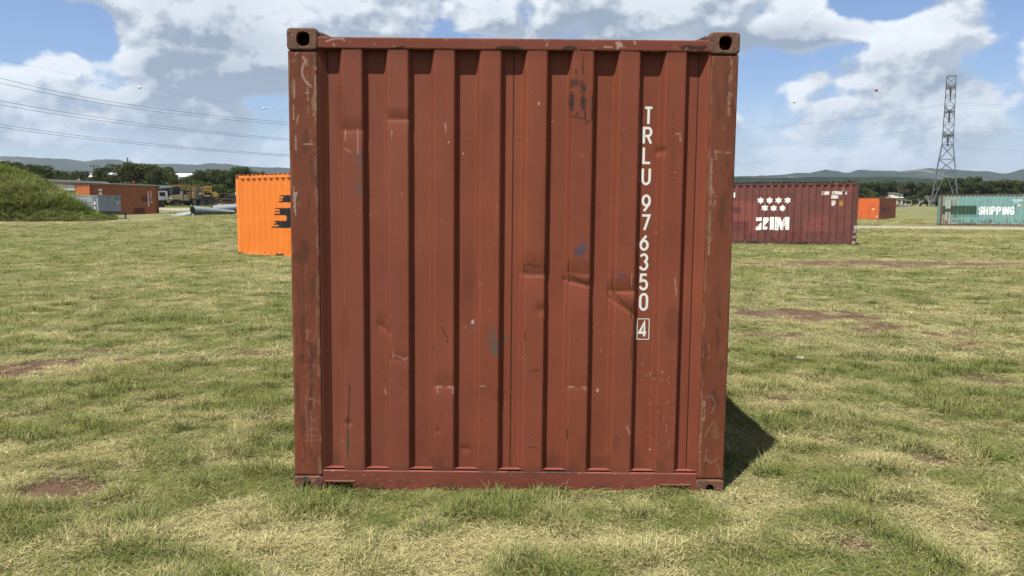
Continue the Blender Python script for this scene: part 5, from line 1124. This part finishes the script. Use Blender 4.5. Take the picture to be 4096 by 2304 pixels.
wire = mat('conductor', (.08, .085, .09), .5, .3, .05, 1)
def line(pts, rad, label, n=40, group='power line conductors'):
    """parabola-like curve through the given points"""
    X_ = [p.x for p in pts]; ts = np.linspace(0, 1, n); P0 = pts
    cx = np.polyfit(range(len(pts)), [p.x for p in P0], 1 if len(pts) == 2 else 2); cy = np.polyfit(range(len(pts)), [p.y for p in P0], 1 if len(pts) == 2 else 2); cz = np.polyfit(range(len(pts)), [p.z for p in P0], 1 if len(pts) == 2 else 2)
    u = ts * (len(pts) - 1); q = [Vector((np.polyval(cx, a), np.polyval(cy, a), np.polyval(cz, a))) for a in u]
    o = MB().tube(q, rad, 5).build('power_line', wire); tag(o, label, 'cable', group); return o
def lwire(y0, ym, y1, label, rad, D0_=262, Dm=318, D1=372): line([at(-260, y0 - 34 * (y0 < 900), D0_ - 26), at(0, y0, D0_), at(580, ym, Dm), at(1159, y1, D1)][1:], rad, label)
for (a, m_, b, lb) in [(312, 427.5, 490, 'upper conductor of the highest pair of wires at the left'), (331, 440, 499, 'lower conductor of the highest pair of wires at the left'), (402, 495.5, 556, 'upper conductor of the middle pair of wires at the left'), (419, 505, 562, 'lower conductor of the middle pair of wires at the left'), (497, 572, 620, 'upper conductor of the lowest pair of wires at the left'), (508, 580, 625, 'lower conductor of the lowest pair of wires at the left')]: lwire(a, m_, b, lb, .062)
lwire(236, 355, 447, 'thin shield wire carrying two white marker balls at the left', .022)
for y0, y1, lb, rr in [(517, 413, 'uppermost conductor between the red container and the tower', .024), (524, 420, 'second conductor just under the uppermost one left of the tower', .016), (588, 502, 'middle conductor between the red container and the tower', .018), (655, 590, 'lowest conductor between the red container and the tower', .013)]:
    a = at(2900, y0 + 4, 350); b = at(3786, y1, 276); m_ = at(3350, (y0 + y1) / 2 + 14 - 0, 312); line([a, m_, b], rr, lb)
for y0, y1, lb in [(413, 424, 'uppermost conductor right of the tower'), (420, 434, 'second conductor right of the tower'), (505, 523, 'middle conductor right of the tower'), (590, 607, 'lowest conductor right of the tower')]:
    line([at(3822, y0, 275), at(3960, (y0 + y1) / 2 - 1, 262), at(4110, y1, 248)], .017, lb)
line([at(2900, 452, 350), at(3177, 409, 328), at(3506, 361, 302), at(3815, 319, 276)], .012, 'thin shield wire with a yellow and a red marker ball, right of the red container')
for px, py, D, rad, c, lb in [(559, 350, 314, .56, (.80, .80, .78), 'white marker ball on the thin wire at the left, larger one'), (1055, 434, 362, .56, (.80, .80, .78), 'white marker ball on the thin wire close to the red container'), (3177, 408.5, 328, .56, (.78, .66, .34), 'pale yellow marker ball in the sky right of the red container'), (3506, 361, 302, .56, (.50, .085, .04), 'red marker ball in the sky left of the tower')]:
    bm = bmesh.new(); bmesh.ops.create_uvsphere(bm, u_segments=20, v_segments=12, radius=rad); me = bpy.data.meshes.new('marker_ball'); bm.to_mesh(me); bm.free(); me.polygons.foreach_set('use_smooth', [True] * len(me.polygons))
    t = thing('marker_ball', lb, 'marker ball', at(px, py, D), 0, 'aviation marker balls'); link('shell', me, mat('ball_' + ('white' if c[1] > .7 else 'yellow' if c[1] > .5 else 'red'), c, .5), t)
    MB().tube([(-rad - .12, 0, 0), (rad + .12, 0, 0)], .07, 6).build('clamp', dsteel, t)

# ------------------------------------------------------------------ yard: trailers
tw = mat('trailer_grey', (.88, .90, .92), .5, .1, .1, .6); tl = mat('trailer_white', (.80, .80, .78), .5, 0, .06, .6); tyre = mat('tyre_rubber', (.02, .02, .021), .85, 0, .2, 8); blk = mat('chassis_black', (.022, .022, .024), .7, 0, .2, 3)
def wheel(parent, x, y, r, w, rimm, axis='y', name='wheel'):
    mb = MB(); n = 22; prof_ = [(-w / 2, r * .86), (-w * .42, r * .98), (w * .42, r * .98), (w / 2, r * .86), (w / 2, r * .58), (-w / 2, r * .58)]; vs = []; fs = []
    for k in range(n):
        a = 2 * math.pi * k / n
        for yy, rr in prof_: vs.append(Vector((x + rr * math.cos(a), y + yy, r + rr * math.sin(a))))
    for k in range(n):
        for j in range(6): fs.append((k * 6 + j, k * 6 + (j + 1) % 6, ((k + 1) % n) * 6 + (j + 1) % 6, ((k + 1) % n) * 6 + j))
    o = mb.add(vs, fs).build(name, tyre, parent, fix=True)
    rb = MB(); rb.tube([(x, y - w * .38, r), (x, y + w * .38, r)], r * .585, 18); rb.tube([(x, y - w * .46, r), (x, y - w * .38, r)], r * .2, 10); rb.build('rim', rimm, o); return o
rimw = mat('rim_grey', (.30, .30, .29), .6, .2, .15, 4); rimy = mat('rim_yellow', (.42, .20, .05), .7, 0, .25, 5, rust=.3)
def trailer(x, y, ang, L, label, H=4.0, patches=()):
    g = gz(x, y); t = thing('semi_trailer', label, 'trailer', (x, y, g), ang, 'semi trailers parked in a row'); 
    b = MB().box(0, L, 0, 2.5, 1.15, H - .08, bev=.03).build('body', tw, t); MB().box(-.02, L + .02, -.03, 2.53, H - .08, H).build('roof_rail', tl, b); MB().box(0, L, -.03, 0, 1.08, 1.25).build('side_rail', tl, b)
    k = 0
    while k * 1.2 < L: MB().box(k * 1.2 - .02, k * 1.2 + .02, -.018, 0, 1.25, H - .1).build('side_post', tw, b); k += 1
    for x0, x1, z0, z1 in patches: MB().box(x0, x1, -.035, -.02, z0, z1).build('white_panel', tl, b)
    MB().box(L - .01, L + .03, .1, 2.4, 1.25, H - .15).build('door', tl, t)
    MB().box(1, L - .2, .5, 2.0, .85, 1.15).build('chassis', blk, t)
    for xx in (L - 1.6, L - 2.9):
        for yy in (.3, 2.2): wheel(t, xx, yy, .5, .5, rimw)
    for yy in (.6, 1.9): MB().box(2.8, 2.95, yy - .08, yy + .08, 0, 1.15).build('landing_leg', blk, t)
ang = math.atan2(.977, .214)
trailer(-67.2, 108, ang, 15.6, 'grey box trailer with white panels, left one behind the weedy mound', 4.0, ((5.6, 7.9, 1.6, 3.8), (10.2, 12.9, 2.3, 3.85))); trailer(-63.8, 123.6, ang, 15.5, 'grey box trailer behind the burnt orange container, right one of the row', 3.75)

# generator on a trailer beside the mound
def generator():
    x0, y0 = -30.8, 58.0; g = gz(x0, y0); t = thing('generator', 'grey trailer mounted generator marked AC07 between mound and container', 'generator', (x0, y0, g), math.atan2(.917, .4)); z0 = 1.17 - g + .0; z1 = z0 + 1.19
    gm = mat('generator_grey', (.50, .55, .595), .45, .1, .08, 1.2); gd = mat('generator_dark', (.06, .065, .07), .6, 0, .1, 3); bd = MB().box(0, 1.98, 0, 3.4, z0, z1, bev=.03).build('body', gm, t)
    MB().box(-.02, 2.0, -.02, 3.42, z1 - .02, z1 + .03).build('roof', mat('generator_top', (.55, .57, .58), .5), t); MB().box(.05, 1.93, .05, 3.35, z0 - .16, z0).build('base_frame', blk, t)
    for a, b in ((.30, .88), (.92, 1.48)): d = MB().box(a, b, -.018, 0, z0 + .45, z1 - .1).build('door', gm, t); MB().box(b - .10, b - .03, -.04, -.018, z0 + .62, z0 + .68).build('handle', gd, d)
    MB().box(1.6, 1.8, -.02, 0, z0 + .62, z0 + .8).build('label_plate', mat('plate_white', (.7, .7, .68), .5), t); MB().box(.78, .92, -.03, -.0, z1 - .15, z1 - .08).build('latch', gd, t)
    for a, b, c, d_ in ((.95, 2.0, z1 - .5, z1 - .1), (2.1, 3.2, z1 - .62, z1 - .08), (.62, .95, z1 - .5, z1 - .1)): MB().box(-.018, 0, a, b, c, d_).build('side_panel', gm, t)
    MB().box(-.02, 0, .18, .50, z0 + .12, z0 + .85).build('control_panel', gd, t); MB().box(-.03, -.02, .24, .42, z0 + .5, z0 + .78).build('gauge', MATS['plate_white'], t); MB().box(-.03, -.02, .24, .42, z0 + .15, z0 + .4).build('gauge', MATS['plate_white'], t)
    mb = MB(); ribbon_text(mb, text_lines('AC07', 1.35, z1 - .26, .15, .09, .03), .035, -.006); mb.build('lettering', gd, t)
    mb = MB(); ribbon_text(mb, text_lines('AC07', -.52, z1 - .26, .15, .08, .03), .032, -.006); o = mb.build('lettering', gd, t); o.rotation_euler = (0, 0, R(-90))
    for yy in (1.2, 2.3): wheel(t, 1.7, yy, .36, .2, rimw).rotation_euler = (0, 0, 0)
    tg = MB().bar((1.0, 0, z0 - .1), (1.55, -1.1, z0 - .12), .10).bar((.4, .0, z0 - .1), (1.55, -1.1, z0 - .12), .10).build('drawbar', blk, t); MB().tube([(1.5, -1.0, .02), (1.5, -1.0, z0 + .1)], .05, 8).box(1.38, 1.62, -1.1, -.9, 0, .06).build('jack', blk, tg); MB().tube([(1.5, -1.0, z0 + .06), (1.75, -1.0, z0 + .06)], .02, 6).build('crank', rimw, tg)
generator()

# culverts
galv = mat('galvanised_culvert', (.26, .30, .32), .6, .3, .12, 2, .1, 10)
def pipe(a, b, r, label, squash=1.0, end=1.0):
    a = Vector(a); b = Vector(b); d = b - a; L = d.length; n = int(L / .034); rr = []; pts = []
    t = thing('culvert_pipe', label, 'pipe', a, math.atan2(d.y, d.x), 'corrugated culvert pipes'); tilt = math.asin(d.z / L)
    mb = MB(); vs = []; fs = []; m = 30
    for i in range(n + 1):
        s = i / n * L; squash = 1 + (end - 1) * (s / L) ** 1.3; ra = r + .016 * math.sin(s / .136 * 2 * math.pi)
        for k in range(m):
            q = 2 * math.pi * k / m; vs.append(Vector((s * math.cos(tilt), ra * math.cos(q), s * math.sin(tilt) + ra * squash * math.sin(q))))
    for i in range(n):
        for k in range(m): fs.append((i * m + k, i * m + (k + 1) % m, (i + 1) * m + (k + 1) % m, (i + 1) * m + k))
    mb.add(vs, fs).build('pipe_wall', galv, t, smooth=True)
    for s in (0, L):
        rg = MB(); q = [Vector((s * math.cos(tilt), (r + .01) * math.cos(2 * math.pi * k / 24), s * math.sin(tilt) + (r + .01) * (end if s else 1.0) * math.sin(2 * math.pi * k / 24))) for k in range(25)]; rg.tube(q, .022, 5, False).build('rim', galv, t)
g = gz(-26.9, 66)
pipe((-26.9, 65.6, g + .38), (-24.6, 68.5, g + .24), .40, 'corrugated steel culvert pipe with its round open mouth towards the left', 1.0, .38); pipe((-26.4, 68.6, g + .42), (-24.1, 70.2, g + .62), .39, 'corrugated steel culvert pipe lying crosswise behind the open mouthed one', 1.0, 1.0)
# flattened pipe sheet
us = np.linspace(0, 3.1, 70); vs_ = np.linspace(-1, 1, 14); A, B = np.meshgrid(us, vs_, indexing='ij'); A = A.ravel(); B = B.ravel(); hgt_ = (.32 - .08 * A) * (1 - B ** 2) + .012 * np.sin(A / .12 * 6.28) + .05 * np.sin(A * 2 + B * 2)
me = np_mesh('steel_sheet', np.stack([A, B * .5, hgt_], 1), grid_faces(70, 14), True); o = link('steel_sheet', me, galv); o.scale = (.75, .8, .9); o.location = (-27.1, 66.0, gz(-28, 66.2)); o.rotation_euler = (0, 0, R(178)); md = o.modifiers.new('thick', 'SOLIDIFY'); md.thickness = .012; tag(o, 'flattened corrugated steel sheet lying left of the round culvert', 'metal sheet')

# ------------------------------------------------------------------ trucks and cranes
tan = mat('desert_tan', (.33, .26, .14), .6, 0, .2, 2, .1, rust=.1); olive = mat('olive_drab', (.085, .08, .045), .65, 0, .2, 2, .1); glassd = mat('dark_glass', (.05, .06, .065), .12, 0, .05, 1); yel = mat('crane_yellow', (.55, .33, .06), .6, 0, .25, 1.5, .1, rust=.3); orng = mat('rusty_steel', (.13, .055, .03), .8, 0, .3, 3, .2); lampm = mat('lamp_glass', (.75, .75, .7), .2)
def army_truck():
    x0, y0 = -53.6, 122.; t = thing('army_truck', 'tan six wheeled army truck with open bed parked facing left in the yard', 'truck', (x0, y0, gz(x0, y0)), R(33))
    f = MB().box(.35, 6.9, .75, 1.0, .78, .98).box(.35, 6.9, 1.5, 1.75, .78, .98).build('chassis', blk, t)
    h = MB(); h.add([Vector(v) for v in ((.25, .45, 1.0), (.25, 2.0, 1.0), (.25, 2.0, 1.72), (.25, .45, 1.72), (2.0, .3, 1.0), (2.0, 2.15, 1.0), (2.0, 2.15, 1.98), (2.0, .3, 1.98))], [(0, 1, 2, 3), (4, 7, 6, 5), (0, 4, 5, 1), (1, 5, 6, 2), (2, 6, 7, 3), (3, 7, 4, 0)]); hd = h.build('hood', tan, t, fix=True)
    gr = MB().box(.20, .25, .62, 1.84, 1.05, 1.66).build('grille', tan, hd)
    for i in range(7): MB().box(.17, .20, .70 + i * .16, .76 + i * .16, 1.1, 1.6).build('grille_bar', olive, hd)
    bp = MB().box(.02, .16, .1, 2.36, .72, .98, bev=.01).build('bumper', tan, t)
    for yy in (.40, 2.06): MB().tube([(.14, yy, 1.30), (.30, yy, 1.30)], .11, 12).build('headlight', lampm, t)
    for yy in (.0, 1.95):
        mb = MB(); prof_ = [(.35, .98), (.5, 1.22), (1.55, 1.25), (1.95, .92), (1.95, .85), (1.5, 1.17), (.58, 1.15), (.42, .95)]; mb.prism(prof_, yy, yy + .5); mb.build('fender', tan, t, fix=True)
    c = MB().box(2.0, 3.15, .1, 2.35, .95, 1.95, bev=.02).build('cab', olive, t); d = MB().box(2.15, 2.95, .07, .10, 1.0, 1.9).build('door', tan, t); MB().box(2.75, 2.9, .045, .07, 1.5, 1.56).build('handle', blk, d)
    w = MB().box(2.02, 2.08, .2, 2.25, 1.98, 2.02).box(2.02, 2.08, .2, 2.25, 2.50, 2.55).box(2.02, 2.08, .2, .26, 1.98, 2.55).box(2.02, 2.08, 2.19, 2.25, 1.98, 2.55).box(2.02, 2.08, 1.20, 1.25, 1.98, 2.55).build('windshield_frame', tan, t); MB().box(2.045, 2.055, .26, 2.19, 2.02, 2.5).build('windshield', mat('dusty_glass', (.30, .32, .33), .2), w)
    MB().box(2.0, 3.2, .15, 2.3, 2.55, 2.62).build('soft_top', olive, t); MB().bar((3.1, .2, 1.95), (3.1, .2, 2.55), .06).bar((3.1, 2.25, 1.95), (3.1, 2.25, 2.55), .06).build('roof_post', olive, t)
    MB().tube([(3.35, .35, .9), (3.35, .35, 2.9)], .07, 8).build('exhaust_stack', blk, t)
    bed = MB().box(3.5, 6.9, .05, 2.4, 1.12, 1.28).build('bed', blk, t)
    MB().box(4.1, 5.0, .3, 2.1, 1.28, 2.75, bev=.02).build('equipment_box', olive, t); MB().box(4.5, 4.8, .27, .3, 2.0, 2.2).build('label_plate', lampm, t); MB().tube([(5.2, .4, 1.62), (6.2, .4, 1.62)], .27, 14).build('tank', olive, t)
    MB().box(5.1, 6.6, 1.1, 2.0, 1.28, 1.9).build('engine_block', blk, t); MB().box(3.5, 4.0, .0, .5, .55, 1.0, bev=.02).build('fuel_tank', olive, t)
    for x_ in (1.05, 5.0, 6.15):
        for yy in (.22, 2.2): wheel(t, x_, yy, .53, .34, tyre if False else olive)
army_truck()
def white_truck():
    x0, y0 = -56.2, 123.5; t = thing('cabover_truck', 'white cab truck crane parked nose out behind the burnt orange container', 'truck', (x0, y0, gz(x0, y0)), R(55))
    wm = mat('cab_white', (.98, .98, .94), .45, 0, .08, 2); c = MB(); c.add([Vector(v) for v in ((0, .1, .95), (0, 2.2, .95), (.25, 2.15, 2.25), (.25, .15, 2.25), (1.7, .1, .95), (1.7, 2.2, .95), (1.7, 2.15, 2.25), (1.7, .15, 2.25))], [(0, 1, 2, 3), (4, 7, 6, 5), (0, 4, 5, 1), (1, 5, 6, 2), (2, 6, 7, 3), (3, 7, 4, 0)]); cab = c.build('cab', wm, t, fix=True)
    MB().add([Vector(v) for v in ((.08, .3, 1.55), (.08, 2.0, 1.55), (.225, 1.95, 2.15), (.225, .35, 2.15))], [(0, 1, 2, 3)]).build('windshield', glassd, cab); MB().box(.45, 1.35, .085, .12, 1.55, 2.12).build('side_window', glassd, cab); MB().box(.4, 1.4, .095, .11, .98, 1.5).build('door', wm, cab)
    MB().box(-.15, .0, .05, 2.25, .45, .95, bev=.02).build('bumper', blk, t); MB().box(0, 8.5, .3, 2.0, .5, .95).build('chassis', blk, t); MB().box(2.0, 8.0, .1, 2.2, .95, 1.25).build('deck', blk, t); MB().box(2.6, 4.8, .3, 2.0, 1.25, 2.6, bev=.03).build('crane_house', blk, t)
    for yy in (.35, 1.95): MB().box(-.17, -.14, yy - .12, yy + .12, .62, .78).build('headlight', lampm, t)
    for x_ in (.9, 2.1, 6.0, 7.2):
        for yy in (.25, 2.05): wheel(t, x_, yy, .5, .32, rimw)
    t.scale = (1.12, 1.12, 1.1)
    b = MB().bar((4.2, 1.1, 2.8), (.2, 1.6, 2.35), .45, .4).build('boom', blk, t)
white_truck()
def yellow_crane():
    x0, y0 = -57.8, 130.; t = thing('truck_crane', 'yellow truck crane with its folded lattice boom lying flat behind the army truck', 'crane', (x0, y0, gz(x0, y0)), R(30))
    MB().box(.5, 8.6, .3, 2.3, .6, 1.3).build('chassis', blk, t); MB().box(4.2, 6.2, .3, 2.3, 1.3, 2.5, bev=.04).build('crane_house', yel, t); MB().box(2.8, 3.8, .3, 1.3, 1.3, 2.4, bev=.03).build('operator_cab', yel, t); MB().box(2.85, 3.7, .285, .3, 1.8, 2.3).build('window', glassd, t)
    bo = MB()
    A = [Vector((-.5, .8, 1.9)), Vector((-.5, 1.6, 1.9)), Vector((-.3, .8, 2.3)), Vector((-.3, 1.6, 2.3))]; M_ = [Vector((1.6, .5, 2.9)), Vector((1.6, 1.7, 2.9)), Vector((1.6, .5, 3.55)), Vector((1.6, 1.7, 3.55))]; E = [Vector((7.2, .5, 2.7)), Vector((7.2, 1.7, 2.7)), Vector((7.2, .5, 3.3)), Vector((7.2, 1.7, 3.3))]
    for P0, P1, n in ((A, M_, 4), (M_, E, 9)):
        for k in range(4): bo.bar(P0[k], P1[k], .13)
        for i in range(n):
            a, b = i / n, (i + 1) / n
            for k, l in ((0, 2), (2, 0), (1, 3), (2, 3), (0, 1)): bo.bar(P0[k].lerp(P1[k], a), P0[l].lerp(P1[l], b), .08)
    bo.build('boom', yel, t)
    MB().tube([(4.2, .9, 3.0), (6.6, .9, 3.15)], .13, 8).build('hydraulic_ram', rimw, t); MB().box(6.6, 7.5, .5, 1.6, 2.3, 3.5, bev=.03).build('counterweight', yel, t); hk = MB().box(7.6, 8.6, .6, 1.9, 1.5, 2.2, bev=.05).build('winch', yel, t); MB().tube([(8.0, .4, 2.1), (8.0, 2.0, 2.1)], .45, 14).build('drum', yel, t)
    r = random.Random(5); mb = MB()
    for i in range(26): a = Vector((r.uniform(.5, 7), r.uniform(.3, 1.8), r.uniform(2.7, 3.6))); mb.bar(a, a + Vector((r.uniform(-.8, .8), r.uniform(-.3, .3), r.uniform(-.25, .45))), r.uniform(.04, .09))
    mb.build('hose_and_pipework', orng, t)
    for x_ in (1.4, 2.6, 6.4, 7.6):
        for yy in (.3, 2.3): wheel(t, x_, yy, .52, .34, rimy)
yellow_crane()
def plough():
    x0, y0 = -44.9, 118.; t = thing('farm_implement', 'rusty dark wheeled implement frame with yellow rims left of the orange container', 'trailer', (x0, y0, gz(x0, y0)), R(14))
    f = MB()
    for yy in (0, .9, 1.8): f.bar((0, yy, 1.25), (4.6, yy, 1.25), .16)
    for xx in (0, .9, 1.8, 2.7, 3.6, 4.6): f.bar((xx, 0, 1.25), (xx, 1.8, 1.25), .14)
    f.bar((.2, .1, 1.25), (.8, .1, 2.1), .1).bar((.8, .1, 2.1), (2.4, .1, 2.0), .1).bar((2.4, .1, 2.0), (3.4, .1, 1.25), .1); f.build('frame', orng, t)
    for i in range(5): MB().bar((.3 + i * .85, .2, 1.2), (.1 + i * .85, .0, .25), .12).build('shank', orng, t)
    for i in range(9): MB().tube([(1.2 + i * .35, 0, .75), (1.2 + i * .35, .04, .75)], .32, 12).build('disc', orng, t)
    MB().box(1.8, 3.4, .3, 1.5, 1.33, 1.75, bev=.03).build('hopper', blk, t)
    for x_, yy in ((2.9, -.25), (2.9, 2.05)): wheel(t, x_, yy, .55, .36, rimy)
    MB().tube([(4.3, .3, 1.3), (4.3, .3, 3.3)], .10, 8).build('upright', lampm, t)
    MB().tube([(2.9, .9, 1.9), (3.1, .9, 2.5)], .12, 8).tube([(3.0, .9, 2.3), (3.5, .9, 2.35)], .12, 8).build('fitting', lampm, t)
plough()
def boom_truck():
    x0, y0 = -40.2, 69.5; t = thing('truck_crane', 'white cabbed crane with long tan boom showing above the burnt orange container', 'crane', (x0, y0, gz(x0, y0)), R(62))
    wm = MATS['cab_white']; MB().box(0, 1.7, 0, 1.3, .9, 2.2, bev=.05).build('cab', wm, t); MB().box(.2, 1.4, -.015, 0, 1.5, 2.05).build('side_window', glassd, t); MB().box(-.015, 0, .2, 1.1, 1.5, 2.05).build('windshield', glassd, t)
    MB().box(.2, 11, .4, 1.9, .55, .95).build('chassis', blk, t); tanb = mat('boom_tan', (.38, .24, .09), .6, 0, .15, 1, rust=.2)
    b = MB().bar((-.9, 1.1, 2.74), (11.0, 1.1, 2.60), .26, .26).build('boom', tanb, t); MB().box(-1.25, -.5, .75, 1.5, 2.3, 3.0, bev=.04).build('boom_head', mat('boom_head_olive', (.16, .12, .03), .7, 0, .3, 3), b); MB().box(-.95, -.75, .6, .75, 2.2, 3.0).build('sheave', blk, b)
    MB().box(5.5, 7.5, .3, 2.0, .95, 2.4, bev=.03).build('crane_house', tanb, t)
    for x_ in (1.0, 2.3, 8.0, 9.3):
        for yy in (.2, 2.1): wheel(t, x_, yy, .5, .32, rimw)
    rd = mat('red_fitting', (.5, .04, .03), .5); MB().box(8.0, 8.2, .9, 1.1, 2.95, 3.15).build('beacon', rd, b)
boom_truck()
# small pale stones in the grass
for px, py, s, lb in [(3200, 1438, .032, 'pale flat stone lying in the grass right of the red container'), ]:
    x, y = gp(px, py); bm = bmesh.new(); bmesh.ops.create_icosphere(bm, subdivisions=3, radius=1)
    for v in bm.verts: v.co = Vector((v.co.x * s * 1.6, v.co.y * s * 1.1, v.co.z * s * .6)) * (1 + .25 * (float(fbm(v.co.x * 3 + 5, v.co.y * 3 + v.co.z, 6, 3)) - .5))
    me = bpy.data.meshes.new('stone'); bm.to_mesh(me); bm.free(); o = link('stone', me, mat('pale_stone', (.55, .50, .44), .9, 0, .15, 6)); o.location = (x, y, .015); tag(o, lb, 'stone')
